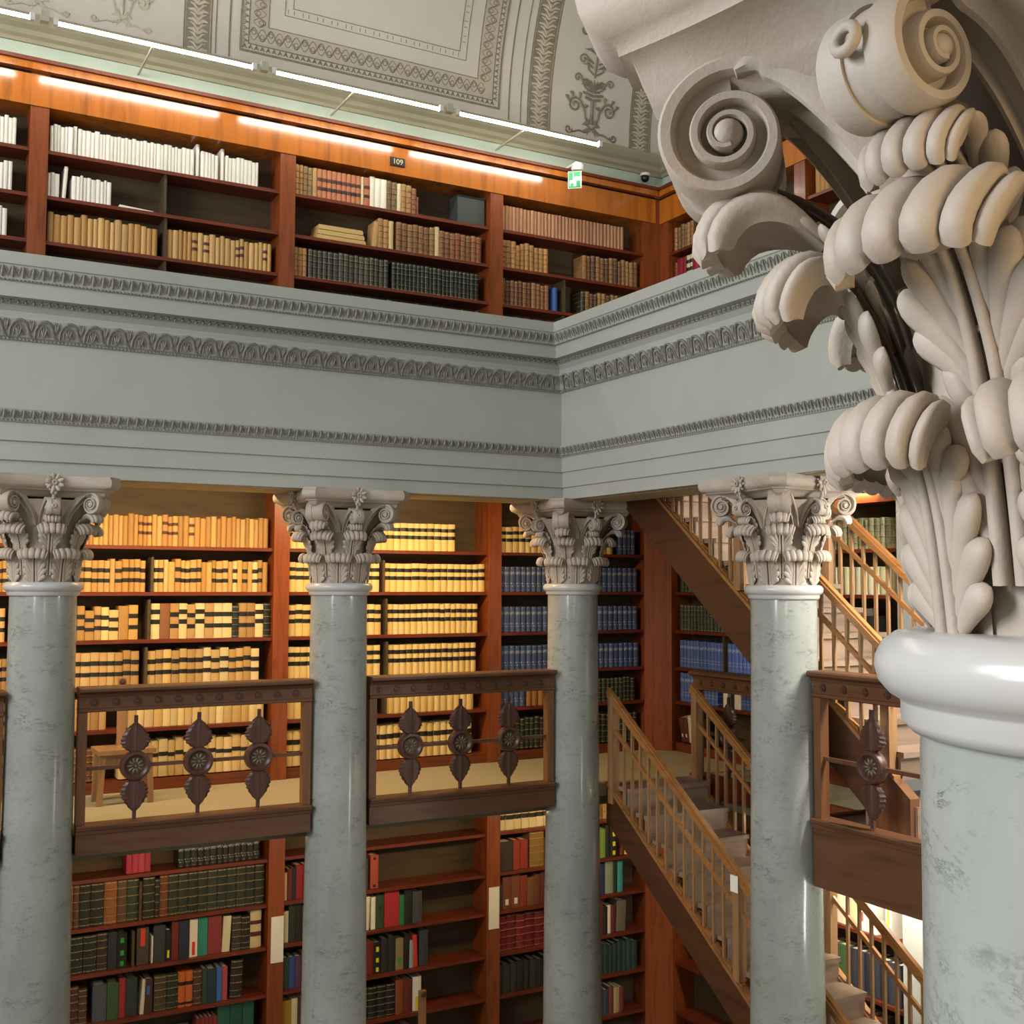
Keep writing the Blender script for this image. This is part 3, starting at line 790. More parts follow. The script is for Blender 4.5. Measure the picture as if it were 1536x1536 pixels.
m = lathe_y([(.0, -.030), (.010, -.030), (.013, -.022), (.013, -.016)], 12)
for k in range(10):
    a = 2 * pi * k / 10; d = Vector((cos(a), 0, sin(a))); e = Vector((-sin(a), 0, cos(a)))
    m.ell(d * .036 + Vector((0, -.020, 0)), d * .023, e * .0095, Vector((0, .006, 0)), 7, 4)
ROSM = m.mesh('rosette', ROSETTE, 50)
BOSS = lathe_y([(.0, -.016), (.012, -.015), (.016, -.008), (.024, -.008), (.027, .0), (.027, .004)], 14).mesh('boss', BALLEAF, 50)
def rails(side, a0, a1, base, line, label, meds, bosses, beam_h, end_b=True):
    """Balustrade bay between two columns; a along the run, base = top of its beam, line = plane of the run."""
    if side == 'A': mp = lambda s, d, z: (s, line + d, z); rot = 0
    else: mp = lambda s, d, z: (line + d, s, z); rot = -pi / 2
    lo, hi = min(a0, a1), max(a0, a1)
    t = thing('balustrade', label, 'balustrade', mp((lo + hi) / 2, 0, base - beam_h), 'carved wooden gallery balustrades')
    def prof(name, pts, mat, e0=0, e1=0):
        n = len(pts); A = [mp(lo - e0 * 1, d, z) for d, z in pts]; B = [mp(hi + e1, d, z) for d, z in pts]
        m = MB().add(A + B, [(i, (i + 1) % n, n + (i + 1) % n, n + i) for i in range(n)] + [tuple(range(n))[::-1], tuple(range(n, 2 * n))])
        return m.build(name, BALY if side == 'B' else mat, t)
    b = base
    prof('handrail', [(-.095, b + .905), (-.095, b + .922), (-.085, b + .932), (.085, b + .932), (.095, b + .92), (.06, b + .885), (.045, b + .865), (-.045, b + .865), (-.055, b + .885), (-.08, b + .895)], BAL)
    prof('frieze_rail', [(-.042, b + .762), (-.05, b + .768), (-.05, b + .785), (-.038, b + .79), (-.038, b + .866), (.038, b + .866), (.038, b + .79), (.045, b + .785), (.045, b + .762)], BAL)
    prof('base_beam', [(-.05, b - beam_h), (-.05, b - .065), (-.062, b - .06), (-.066, b - .035), (-.078, b - .03), (-.082, b - .008), (-.075, b), (.07, b), (.07, b - beam_h)], BAL)
    z = b + .375
    m = CaseMB(mp); m.bx(lo + .04, hi - .04, -.012, .012, z - .013, z + .013); m.build('cross_bar', BAL, t)
    for a, dz in ((lo + .03, 0), (hi - .03, 0)):
        m = CaseMB(mp); m.bx(a - .03, a + .03, -.036, .036, b, b + .765); m.build('post', BALZ, t)
    for a in bosses:
        o = inst('boss', BOSS, t, Vector(mp(a, -.038, b + .828)) - t.location, rot)
    for a in meds:
        d = inst('medallion', DISC, t, Vector(mp(a, 0, z)) - t.location, rot)
        d['label'] = 'round turned medallion with leaves above and below'
        inst('rosette', ROSM, d)['label'] = 'dull bronze rosette'
        inst('upper_leaf', LEAFUP, d, (0, 0, .098)); inst('lower_leaf', LEAFDN, d, (0, 0, -.098))
    return t
rails('A', 1.27, 2.93, -1.665, 8.40, 'carved balustrade bay between the end column and the second column', [1.66, 2.10, 2.54], [1.37 + .1437 * k for k in range(11)], .20)
rails('A', 3.40, 5.06, -1.665, 8.40, 'carved balustrade bay between the second column and the corner column', [3.76, 4.20, 4.645], [3.48 + .1437 * k for k in range(11)], .20)
rails('A', -.9, .80, -1.665, 8.40, 'balustrade end glimpsed at the left picture edge', [.4, -.05], [.7 - .1437 * k for k in range(9)], .20)
rails('B', 5.58, 3.45, -1.49, 5.36, 'carved balustrade in front of the stair landing at right', [5.12, 4.63, 4.14], [5.49 - .178 * k for k in range(11)], .43)
rails('B', 8.56, 6.95, -1.74, 6.72, 'dark guard balustrade behind the lower stair rail', [8.1, 7.6, 7.2], [8.45 - .16 * k for k in range(10)], .12)
# round carved boss on the beam beside the foreground column
t = inst('carved_boss', lathe_y([(.0, -.06), (.05, -.055), (.07, -.04), (.10, -.045), (.12, -.02), (.125, .0)], 24).mesh('carved_boss', BALLEAF, 40), None, (5.30, 4.36, -1.74), -pi / 2)
tag(t, 'round carved wooden boss on the balustrade beam beside the foreground column', 'boss')

# ------------------------------------------------------------------ stairs
def stair(label, x0, x1, yt, zt, yb, zb, n, ry, rail_h, cut_top=None, newels=(), foot=None):
    """Straight flight rising towards +Y: from (yb, zb) to (yt, zt); x0 is the near side."""
    slope = (zt - zb) / (yt - yb)
    t = thing('staircase', label, 'staircase', ((x0 + x1) / 2, yb, zb), None)
    def line(y): return zb + (y - yb) * slope
    for nm, x in (('near_stringer', x0), ('far_stringer', x1 - .05)):
        m = MB()
        top = ry[0]; dep = ry[1]
        m.hexa([(x, yb, line(yb) + top - dep), (x + .05, yb, line(yb) + top - dep), (x + .05, yt, line(yt) + top - dep), (x, yt, line(yt) + top - dep),
                (x, yb, line(yb) + top), (x + .05, yb, line(yb) + top), (x + .05, yt, line(yt) + top), (x, yt, line(yt) + top)])
        o = m.build('stringer', STRW, t)
        m = MB(); c = .012
        m.hexa([(x - c, yb, line(yb) + top), (x + .05 + c, yb, line(yb) + top), (x + .05 + c, yt, line(yt) + top), (x - c, yt, line(yt) + top),
                (x - c, yb, line(yb) + top + .03), (x + .05 + c, yb, line(yb) + top + .03), (x + .05 + c, yt, line(yt) + top + .03), (x - c, yt, line(yt) + top + .03)])
        m.build('string_cap', OAKY, t)
    run = (yt - yb) / n; rise = (zt - zb) / n
    for k in range(n):
        y = yb + run * k; z = zb + rise * (k + 1)
        MB().box(x0 + .05, x1 - .05, y - .025, y + run, z - .035, z).build('tread', TREADW, t)
        MB().box(x0 + .05, x1 - .05, y, y + .02, z - rise, z - .035).build('riser', TREADW, t)
    bal = MB().box(-.011, .011, -.011, .011, 0, 1).mesh('baluster', OAK)
    nb = int((yt - yb) / .117)
    for x in (x0 + .025, x1 - .025):
        for k in range(nb):
            y = yb + .06 + .117 * k; zb_ = line(y) + ry[0] + .025
            if any(abs(y - ny) < .08 for ny, _, _ in newels) or zb_ + rail_h > 2.1: continue
            inst('baluster', bal, t, Vector((x, y, zb_)) - t.location, 0, (1, 1, rail_h - .02))
            # little block the baluster stands in
        m = MB(); w = .031
        y0, y1 = yb + .0, min(yt, yb + (2.02 - rail_h - ry[0] - zb) / slope)
        def L(y, o): return line(y) + ry[0] + o
        m.hexa([(x - w, y0, L(y0, rail_h)), (x + w, y0, L(y0, rail_h)), (x + w, y1, L(y1, rail_h)), (x - w, y1, L(y1, rail_h)),
                (x - w, y0, L(y0, rail_h + .055)), (x + w, y0, L(y0, rail_h + .055)), (x + w, y1, L(y1, rail_h + .055)), (x - w, y1, L(y1, rail_h + .055))])
        m.hexa([(x - w * .7, y0, L(y0, rail_h + .05)), (x + w * .7, y0, L(y0, rail_h + .05)), (x + w * .7, y1, L(y1, rail_h + .05)), (x - w * .7, y1, L(y1, rail_h + .05)),
                (x - w * .6, y0, L(y0, rail_h + .075)), (x + w * .6, y0, L(y0, rail_h + .075)), (x + w * .6, y1, L(y1, rail_h + .075)), (x - w * .6, y1, L(y1, rail_h + .075))])
        m.build('handrail', OAKY, t)
        o = rail_h * .69; m = MB(); w = .012
        m.hexa([(x - w, y0, L(y0, o)), (x + w, y0, L(y0, o)), (x + w, y1, L(y1, o)), (x - w, y1, L(y1, o)),
                (x - w, y0, L(y0, o + .04)), (x + w, y0, L(y0, o + .04)), (x + w, y1, L(y1, o + .04)), (x - w, y1, L(y1, o + .04))])
        m.build('middle_rail', OAKY, t)
        for ny, z0, z1 in newels:
            MB().box(x - .036, x + .036, ny - .036, ny + .036, line(ny) + z0, line(ny) + z1).build('newel_post', OAK, t)
        # wedge blocks between the balusters on the string
        blk = MB()
        for k in range(nb):
            y = yb + .117 * k + .075
            blk.hexa([(x - .02, y, L(y, .02)), (x + .02, y, L(y, .02)), (x + .02, y + .085, L(y + .085, .02)), (x - .02, y + .085, L(y + .085, .02)),
                      (x - .02, y, L(y, .05)), (x + .02, y, L(y, .05)), (x + .02, y + .085, L(y + .085, .038)), (x - .02, y + .085, L(y + .085, .038))])
        b = blk.build('baluster_spacers', OAKY, t); b['kind'] = 'stuff'
    return t
st = stair('upper oak stair flight rising from the landing to the upper gallery', 5.585, 6.52, 9.42, 2.08, 5.15, -1.22, 19, (.0, .40), .70, newels=((5.22, .0, .80), (6.62, .03, .78), (8.3, .03, .78)))
MB().hexa([(5.57, 5.02, -1.55), (5.65, 5.02, -1.55), (5.65, 5.36, -1.55), (5.57, 5.36, -1.55), (5.57, 5.02, -1.31), (5.65, 5.02, -1.31), (5.65, 5.36, -1.05), (5.57, 5.36, -1.05)]).build('stringer_foot', BALZ, st)
MB().box(5.61, 6.47, 5.0, 5.42, -1.55, -1.36).build('starting_step', TREADW, st)
sl = stair('lower oak stair flight descending below the middle gallery', 5.575, 6.52, 8.34, -1.73, 3.72, -4.95, 18, (.0, .31), .75, newels=((8.27, -.10, .80), (6.65, .03, .76), (4.9, .03, .76)))

# ------------------------------------------------------------------ lamps
YT, ZT = 9.40, 4.353
for i in range(4):
    x0 = YT * (.119 - .188 + .1865 * i); x1 = x0 + .172 * YT
    t = thing('tube_lamp', 'glowing fluorescent tube, %s from the right on the rail under the vault' % ['fourth', 'third', 'second', 'first'][i], 'lamp', ((x0 + x1) / 2, YT, ZT), 'fluorescent tubes along the upper cornice')
    if i == 3: t['label'] = 'glowing fluorescent tube at the right end of the lamp rail, above the exit sign'
    MB().tube([(x0 + .03, YT, ZT), (x1 - .03, YT, ZT)], .015, 10).build('tube', TUBE, t, 40)
    for x in (x0, x1 - .035): MB().box(x, x + .035, YT - .02, YT + .02, ZT - .02, ZT + .035).build('end_cap', WHITE, t)
    MB().box(x0, x1, YT + .018, YT + .034, ZT + .006, ZT + .022).build('batten', RAILM, t)
    MB().tube([((x0 + x1) / 2 - .04, YT + .02, ZT + .01), ((x0 + x1) / 2 - .04, 10.06, ZT + .01)], .011, 6).build('bracket_arm', RAILM, t)
    if i: MB().box(x0 - .095, x0 - .035, YT - .02, YT + .04, ZT - .01, ZT + .07).build('joint_box', RAILM, t)
def hidden_lamp(name, label, p0, p1, power, col, target, hang=None):
    c = (Vector(p0) + Vector(p1)) / 2
    t = thing('gallery_lamp', label, 'lamp', c)
    d = (Vector(p1) - Vector(p0)).normalized()
    MB().tube([p0, p1], .014, 8).build('tube', TUBEW, t, 40)
    q = MB(); q.box(min(p0[0], p1[0]) - .03, max(p0[0], p1[0]) + .03, min(p0[1], p1[1]) - .03, max(p0[1], p1[1]) + .03, c.z + .02, c.z + .06); q.build('batten', RAILM, t)
    if hang:
        h = MB()
        for f in (.2, .8):
            e = Vector(p0).lerp(Vector(p1), f); h.box(*[v for k in range(3) for v in sorted((e[k] + hang[0][k], e[k] + hang[1][k]))])
        h.build('hanger', RAILM, t)
    l = bpy.data.lights.new(name, 'AREA'); l.shape = 'RECTANGLE'; l.size = (Vector(p1) - Vector(p0)).length; l.size_y = .06; l.energy = power; l.color = col
    o = bpy.data.objects.new(name, l); COL.objects.link(o); o.location = c - Vector((0, 0, .03))
    z = -(Vector(target) - c).normalized(); x = d; y = z.cross(x).normalized(); x = y.cross(z)
    o.rotation_euler = Matrix((x, y, z)).transposed().to_euler()
    return t
WARM = (1.0, .71, .36)
hidden_lamp('lamp_mid_a', 'gallery lamp behind the architrave, left of the second column', (1.25, 8.95, .82), (2.95, 8.95, .82), 46, WARM, (2.1, 9.75, -1.3), ((-.008, -.008, .05), (.008, .008, .21)))
hidden_lamp('lamp_mid_b', 'gallery lamp behind the architrave, left of the corner column', (3.45, 8.95, .82), (5.0, 8.95, .82), 46, WARM, (4.2, 9.75, -1.3), ((-.008, -.008, .05), (.008, .008, .21)))
hidden_lamp('lamp_mid_z', 'gallery lamp behind the architrave, left of the end column', (-.9, 8.95, .82), (.8, 8.95, .82), 40, WARM, (0, 9.75, -1.3), ((-.008, -.008, .05), (.008, .008, .21)))
hidden_lamp('lamp_low_a', 'lamp under the middle gallery deck, left bay', (1.3, 9.0, -2.02), (2.9, 9.0, -2.02), 9, WARM, (2.1, 9.95, -3.2))
hidden_lamp('lamp_low_b', 'lamp under the middle gallery deck, right bay', (3.45, 9.0, -2.02), (5.0, 9.0, -2.02), 9, WARM, (4.2, 9.95, -3.2))
hidden_lamp('lamp_low_c', 'lamp under the middle gallery deck beside the corner', (5.5, 9.2, -2.02), (6.9, 9.2, -2.02), 9, WARM, (6.3, 9.95, -3.2))
hidden_lamp('lamp_low_d', 'lamp under the deck above the lower right bookcase', (6.75, 5.8, -2.02), (6.75, 7.4, -2.02), 60, (1, .93, .8), (7.4, 6.7, -2.8))
hidden_lamp('lamp_low_e', 'lamp under the stair landing behind the lower balusters', (5.78, 3.5, -2.1), (5.78, 4.9, -2.1), 18, (1, .97, .92), (5.6, 5.8, -2.9), ((-.008, -.008, .05), (.008, .008, .42)))
hidden_lamp('lamp_side', 'gallery lamp behind the right architrave', (5.85, 3.4, .88), (5.85, 5.2, .88), 185, (1, .96, .90), (6.2, 5.4, -.4), ((-.20, -.01, .03), (.0, .01, .05)))
hidden_lamp('lamp_shelf', 'short tube lamp on the cornice of the right wall bookcase', (7.27, 7.32, .80), (7.27, 6.9, .80), 6, WARM, (7.35, 7.1, 0))
# lamp of the near gallery, behind the foreground column
area('lamp_near_gallery', (.66, -.95, .05), (1.04, .63, .12), .5, .4, 15, (1.0, .70, .34))

# ------------------------------------------------------------------ small fittings
t = thing('number_plaque', 'small dark plaque with the number 109 on the upper bookcase frieze', 'plaque', (4.27, 9.965, 4.005))
MB().box(4.195, 4.345, 9.955, 9.972, 3.965, 4.045).build('plate', BLACK, t)
def text(body, size, loc, rot, mat, parent, name, ext=.002):
    cu = bpy.data.curves.new(name, 'FONT'); cu.body = body; cu.size = size; cu.extrude = ext; cu.align_x = 'CENTER'; cu.align_y = 'CENTER'
    o = bpy.data.objects.new(name, cu); COL.objects.link(o); cu.materials.append(mat)
    bpy.context.view_layer.update()
    me = bpy.data.meshes.new_from_object(o.evaluated_get(bpy.context.evaluated_depsgraph_get()))
    bpy.data.objects.remove(o); me.name = name
    o = bpy.data.objects.new(name, me); COL.objects.link(o)
    if not me.materials: me.materials.append(mat)
    o.parent = parent; o.location = Vector(loc) - parent.location; o.rotation_euler = rot; return o
text('109', .072, (4.27, 9.953, 4.003), (pi / 2, 0, 0), GOLDT, t, 'lettering')
# exit sign hung from the wall band
t = thing('exit_sign', 'green and white emergency exit sign below the cornice', 'sign', (6.12, 9.72, 4.0))
MB().lathe([(.0, 4.19), (.05, 4.19), (.062, 4.205), (.062, 4.25), (.045, 4.268), (.0, 4.27)], 20, 6.16, 9.74).build('lamp_head', WHITE, t, 40)
MB().box(6.15, 6.17, 9.74, 10.06, 4.268, 4.29).build('bracket', WHITE, t)
ex = MB(); a, b = Vector((6.06, 9.76, 0)), Vector((6.165, 9.67, 0)); nn = Vector((.12, .15, 0)).normalized() * .012
ex.hexa([tuple(Vector((p.x, p.y, z))) for z in (3.995, 4.17) for p in (a, b, b + nn, a + nn)])
pnl = ex.build('sign_panel', EXITW, t)
def exq(u0, u1, z0, z1):
    m = MB(); q = []
    for z in (z0, z1):
        for u, k in ((u0, -.25), (u1, -.25), (u1, .2), (u0, .2)):
            p = a.lerp(b, u) + nn * k; q.append((p.x, p.y, z))
    return m.hexa(q)
gm = MB()
for args in ((.04, .96, 4.152, 4.165), (.04, .96, 4.0, 4.015), (.04, .12, 4.015, 4.152), (.12, .36, 4.08, 4.152), (.44, .9, 4.115, 4.152), (.62, .9, 4.015, 4.07), (.2, .42, 4.015, 4.045)):
    k = exq(*args); gm.add(k.v, k.f)
gm.build('pictogram', GREENS, t)
# dome camera
t = thing('security_camera', 'black dome security camera on the pale green wall band', 'camera', (7.17, 9.98, 4.36))
MB().lathe([(.0, 4.415), (.05, 4.415), (.055, 4.40), (.055, 4.385), (.0, 4.385)], 20, 7.17, 9.97).build('mount', WHITE, t, 40)
MB().ell((7.17, 9.97, 4.365), (.046, 0, 0), (0, .046, 0), (0, 0, .046), 16, 10).build('dome', BLACK, t, 60)
# paper sheets pinned to the uprights
for x, z, w, h, lb in ((3.212, -3.128, .112, .395, 'white paper sheet pinned to the upright left of the second column'), (5.363, -3.14, .112, .395, 'white paper sheet pinned to the upright left of the corner column')):
    tag(MB().hexa([(x - w / 2, 9.972, z - h / 2), (x + w / 2, 9.972, z - h / 2), (x + w / 2, 9.979, z - h / 2), (x - w / 2, 9.979, z - h / 2), (x - w / 2, 9.970, z + h / 2), (x + w / 2, 9.970, z + h / 2), (x + w / 2, 9.979, z + h / 2), (x - w / 2, 9.979, z + h / 2)]).build('paper_sheet', PAPER), lb, 'paper')
tag(MB().box(5.552, 5.558, 6.61, 6.69, -2.24, -2.12).build('notice_card', PAPER), 'small white notice card on the lower stair newel post', 'paper')
# library step stools with a tall pole and knob
def stool(label, x, y, z, w, h, ph):
    t = thing('step_stool', label, 'stool', (x, y, z))
    MB().box(x - w / 2, x + w / 2, y - .17, y + .17, z + h - .035, z + h).build('seat', OAK, t)
    for sx in (-1, 1):
        for sy in (-1, 1):
            cx, cy = x + sx * (w / 2 - .045), y + sy * .12
            MB().hexa([(cx - .02 + sx * .02, cy - .02, z), (cx + .02 + sx * .02, cy - .02, z), (cx + .02 + sx * .02, cy + .02, z), (cx - .02 + sx * .02, cy + .02, z), (cx - .022, cy - .022, z + h - .03), (cx + .022, cy - .022, z + h - .03), (cx + .022, cy + .022, z + h - .03), (cx - .022, cy + .022, z + h - .03)]).build('leg', OAK, t)
    for sy in (-.12, .12): MB().box(x - w / 2 + .04, x + w / 2 - .04, y + sy - .012, y + sy + .012, z + h - .12, z + h - .03).build('apron', OAK, t)
    MB().box(x - .033, x + .033, y + .10, y + .13, z + h - .1, z + ph).build('pole', OAK, t)
    m = lathe_y([(.0, -.03), (.018, -.026), (.026, -.012), (.022, .0), (.0, .0)], 14); p = m.build('knob', BALLEAF, t, 40, True); p.location = Vector((x, y + .10, z + ph - .03)) - t.location
    return t
stool('low wooden step stool with tall pole behind the left balustrade', 1.80, 9.58, DECK, .44, .43, .97)
stool('wooden step stool whose pole stands before the half empty ground floor shelves', 4.50, 9.62, FLOOR, .44, .43, 1.30)
# ------------------------------------------------------------------ books
def book_body(rounded=True, bands=False, boards=False):
    m = MB()
    cs = [(-.5, .07), (-.34, .022), (0, .0), (.34, .022), (.5, .07)] if rounded else [(-.5, .02), (-.44, .0), (0, .0), (.44, .0), (.5, .02)]
    if not boards:
        full = cs + [(.5, 1), (-.5, 1)]
        m.prism(full, lambda u, v, t: (u, v, t), 0, 1)
    else:       # spine and two boards; the leaves are a separate block
        inner = [(-.38, 1), (-.38, .10), (.38, .10), (.38, 1)]
        full = cs + [(.5, 1), (.38, 1), (.38, .10), (-.38, .10), (-.38, 1), (-.5, 1)]
        n = len(full)
        vs = [(u, v, 0) for u, v in full] + [(u, v, 1) for u, v in full]
        fs = [(i, (i + 1) % n, n + (i + 1) % n, n + i) for i in range(n)]
        for o in (0, n):
            q = [(4, 5, 6, 7), (0, 1, 2, 3), ]
            fs += [(o + 0, o + 1, o + 2, o + 3, o + 4, o + 7, o + 8), (o + 4, o + 5, o + 6, o + 7), (o + 8, o + 9, o + 10, o + 0)]
        m.add(vs, fs)
    if bands:
        for z in (.19, .38, .57, .76):
            r = [(u * 1.02, v - .028) for u, v in cs]
            m.add([(u, v, z) for u, v in r] + [(u, v, z + .022) for u, v in r] + [(u, v + .03, z - .008) for u, v in r] + [(u, v + .03, z + .03) for u, v in r],
                  [(i, i + 1, 6 + i - 1 + 0, 5 + i) for i in range(4)] + [(10 + i, 10 + i + 1, i + 1, i) for i in range(4)] + [(5 + i, 5 + i + 1, 15 + i + 1, 15 + i) for i in range(4)])
    return m
BM = {'vellum': book_body(True).mesh('vellum_book', VELLUM, 35), 'leather': book_body(True, True).mesh('leather_book', LEATHER, 35),
      'stamped': book_body(True).mesh('stamped_book', BLUEC, 35), 'cloth': book_body(False, False, True).mesh('cloth_book', CLOTH, 35)}
PAGEM = MB().box(-.375, .375, .12, .97, .02, .975).mesh('page_block', PAGES)
def label_mesh(mat):
    cs = [(-.5, .07), (-.34, .022), (0, .0), (.34, .022), (.5, .07)]
    m = MB(); a = [(u * 1.01, v - .012) for u, v in cs]
    m.add([(u, v, 0) for u, v in a] + [(u, v, 1) for u, v in a] + [(u, v + .02, 0) for u, v in a] + [(u, v + .02, 1) for u, v in a],
          [(i, i + 1, 6 + i, 5 + i) for i in range(4)] + [(10 + i, 11 + i, i + 1, i) for i in range(4)] + [(5 + i, 6 + i, 16 + i, 15 + i) for i in range(4)])
    return m.mesh('spine_label', mat, 35)
LM = {'k': label_mesh(LABELK), 'r': label_mesh(LABELR), 'w': label_mesh(LABELW)}
def colmesh(hexc): return label_mesh(flat('label_' + hexc, lin('#' + hexc), .5))
for nm, hx in (('y', 'e0cf30'), ('g', '1f9a3a'), ('R', 'd23a28'), ('b', '3c62a8'), ('c', '1e1b18')): LM[nm] = colmesh(hx)
ORD = ['first', 'second', 'third', 'fourth', 'fifth', 'sixth', 'seventh', 'eighth', 'ninth', 'tenth', 'eleventh', 'twelfth', 'thirteenth', 'fourteenth', 'fifteenth', 'sixteenth', 'seventeenth', 'eighteenth',
       'nineteenth', 'twentieth', 'twenty-first', 'twenty-second', 'twenty-third', 'twenty-fourth', 'twenty-fifth', 'twenty-sixth', 'twenty-seventh', 'twenty-eighth', 'twenty-ninth', 'thirtieth'] + ['further'] * 40
def ordinal(k):
    if k < 30: return ORD[k]
    tens = ['thirt', 'fort', 'fift'][(k + 1) // 10 - 3]; u = (k + 1) % 10
    return tens + ('ieth' if u == 0 else ('y-' + ORD[u - 1]))
def place(side, s, z, kind, w, h, d, color, label, group, labels='', tilt=0, name=None, setback=0):
    lv = [q for q in ([3.89] + US + [1.0] + MS + [DECK + .1] + [-1.98] + (LS if side == 'A' else [-2.43, -2.93, -3.45, -3.9, -4.4])) if q > z + .05]
    h = min(h, min(lv) - .03 - z - .012)
    nm = name or {'leather': 'leather_volume', 'stamped': 'blue_volume', 'cloth': 'cloth_book', 'vellum': 'cream_volume' if 'cream' in label.split(',')[0] or 'white' in label else 'tan_volume'}[kind]
    if side == 'A': loc = (s, YK + .035 + setback, z + .001 + abs(sin(tilt)) * w / 2); rz = 0
    else: loc = (XK + .035 + setback, s, z + .001 + abs(sin(tilt)) * w / 2); rz = -pi / 2
    o = inst(nm, BM[kind], None, loc, rz, (w * .965, d, h), color)
    if tilt: o.rotation_euler = (0, tilt, rz) if side == 'A' else (tilt, 0, rz)
    tag(o, label, 'book', group)
    if kind == 'cloth': inst('page_block', PAGEM, o)
    if labels:
        for c, a, b in labels:
            l = inst('spine_label', LM[c], o, (0, 0, a), 0, (1, 1, b - a))
            if c in 'ygRbw': l['label'] = {'y': 'yellow', 'g': 'green', 'R': 'red', 'b': 'blue', 'w': 'white'}[c] + ' spine label'
    return o
def vary(hexc, a, rng):
    c = lin('#' + hexc); k = 1 + rng.uniform(-a, a); j = rng.uniform(-a, a) * .35
    return (min(1, c[0] * k), min(1, c[1] * k * (1 - j * .4)), min(1, c[2] * k * (1 - j)), 1)
def short(what, where, tail):
    t = what + ', ' + where + tail
    if len(t.replace('-', ' ').split()) > 16: t = what.split(' with ')[0] + ', ' + where + tail
    if len(t.replace('-', ' ').split()) > 16: print('LONG', len(t.replace('-', ' ').split()), t)
    return t
def uniform(side, s0, s1, z, kind, wr, hr, pal, what, where, seed=0, labels=None, av=.14, dr=(.17, .20), lab_p=1.0, skip=()):
    """A row of look-alike volumes: they share one label and one group."""
    rng = random.Random(seed); s = s0; sg = 1 if s1 > s0 else -1; n = 0
    while True:
        w = rng.uniform(*wr)
        if (s + sg * w - s1) * sg > 0: break
        c = s + sg * w / 2
        if not any(a < c < b for a, b in skip):
            h = rng.uniform(*hr)
            lb = ''
            if labels and rng.random() < lab_p: lb = labels if isinstance(labels, list) else rng.choice(labels)
            place(side, c, z, kind, w, h, rng.uniform(*dr), vary(rng.choice(pal), av, rng), short(what, where, ', ' + ordinal(n) + ' along' if what != 'thin white volume' else ''), where, lb, setback=rng.uniform(0, .008))
        s += sg * w; n += 1
    return n
CNAME = {}
def listed(side, s0, z, items, where, seed=0, av=.06, k=1.0):
    """Books that differ: (colour words, hex, width, height, kind, labels[, tilt]) from left to right, each with a label of its own."""
    rng = random.Random(seed); s = s0; sg = 1 if side == 'A' else -1
    for i, it in enumerate(items):
        if it is None: s += sg * .02; continue
        if isinstance(it, (int, float)): s += sg * it; continue
        cn, hx, w, h, kind = it[:5]; lb = it[5] if len(it) > 5 else ''; tl = it[6] if len(it) > 6 else 0
        w *= k
        noun = {'cloth': 'cloth book', 'leather': 'leather volume', 'vellum': 'volume', 'stamped': 'stamped volume'}[kind]
        n = sum(1 for q in items[:i + 1] if isinstance(q, tuple))
        place(side, s + sg * w / 2, z, kind, w, h, rng.uniform(.15, .19), vary(hx, av, rng), '%s %s, %s from left %s' % (cn, noun, ORD[n - 1], where), None, lb, tl)
        s += sg * w
TWO = [('k', .42, .55), ('k', .70, .83)]
TWOL = [('k', .30, .42), ('k', .62, .75)]
TWOR = [('r', .34, .45), ('r', .66, .77)]
TAN = ['c79a55', 'b98a48', 'd0a763', 'b58546', 'c49a5c']
CREAM = ['e6c67e', 'e0bd72', 'eacb88']
BROWN = ['8a5a34', '7a4a2a', '9a6a40', '6d4528', 'a8794a']
DARK = ['2c2a22', '33301f', '26261f', '3a3226', '2b3028']
BLUE = ['43557f', '3c4e78', '4a5a86']

# --- middle gallery, far wall
R = [.296, -.095, -.494, -.879, -1.231, -1.65]
w1 = 'behind the end column and left balustrade bay'
uniform('A', 1.175, 3.12, R[0], 'vellum', (.032, .05), (.245, .27), TAN + ['b08048', 'c9a566', 'a87c48'], 'thin tan vellum volume', 'top shelf right of the end column', 1, [('r', .38, .48), ('r', .68, .78)], lab_p=.16)
uniform('A', 1.175, 2.065, R[1], 'vellum', (.040, .06), (.255, .28), TAN + ['dcc38a'], 'tan volume with two dark labels', 'second shelf, left of its divider, right of the end column', 2, TWOL, lab_p=.9)
uniform('A', 2.10, 3.12, R[1], 'vellum', (.034, .058), (.255, .285), TAN + ['dcc38a', 'cfa765'], 'tan volume with dark labels', 'second shelf, right of its divider, left of the second column', 3, TWOL, lab_p=.62)
uniform('A', 1.175, 2.045, R[2], 'vellum', (.05, .082), (.24, .295), CREAM + TAN, 'wide cream volume with two black labels', 'third shelf, left of its divider, right of the end column', 4, TWOL, lab_p=.95)
listed('A', 2.085, R[2], [('cream', 'e6d098', .075, .30, 'vellum', TWO), ('plain brown', '8b5a35', .085, .30, 'vellum'), ('tan', 'b98f55', .075, .30, 'vellum', TWOL), ('cream', 'e0c78d', .07, .30, 'vellum', TWO), ('tan', 'c09a60', .07, .29, 'vellum', TWOL), ('pale cream', 'ead6a6', .08, .30, 'vellum', TWO),
        ('tan', 'b8935c', .08, .30, 'vellum', TWOL), ('cream', 'dec58e', .075, .30, 'vellum', TWOL), ('cream', 'e2cb95', .085, .30, 'vellum', TWOL), ('black', '2a2a24', .06, .28, 'leather'), ('tan', 'b08a56', .07, .30, 'vellum', TWOL), ('brownish tan', 'a98350', .075, .30, 'vellum', TWOL), ('cream', 'e4cf9a', .075, .29, 'vellum', TWO), ('black', '2a2a24', .075, .30, 'leather')],
       'of divider, third shelf left of second column', 5)
uniform('A', 1.175, 2.03, R[3], 'vellum', (.055, .08), (.275, .30), ['c2985a', 'b88c4c', 'c9a264'], 'tan volume with two black labels', 'fourth shelf, left of its divider, above the left balustrade', 6, TWOL)
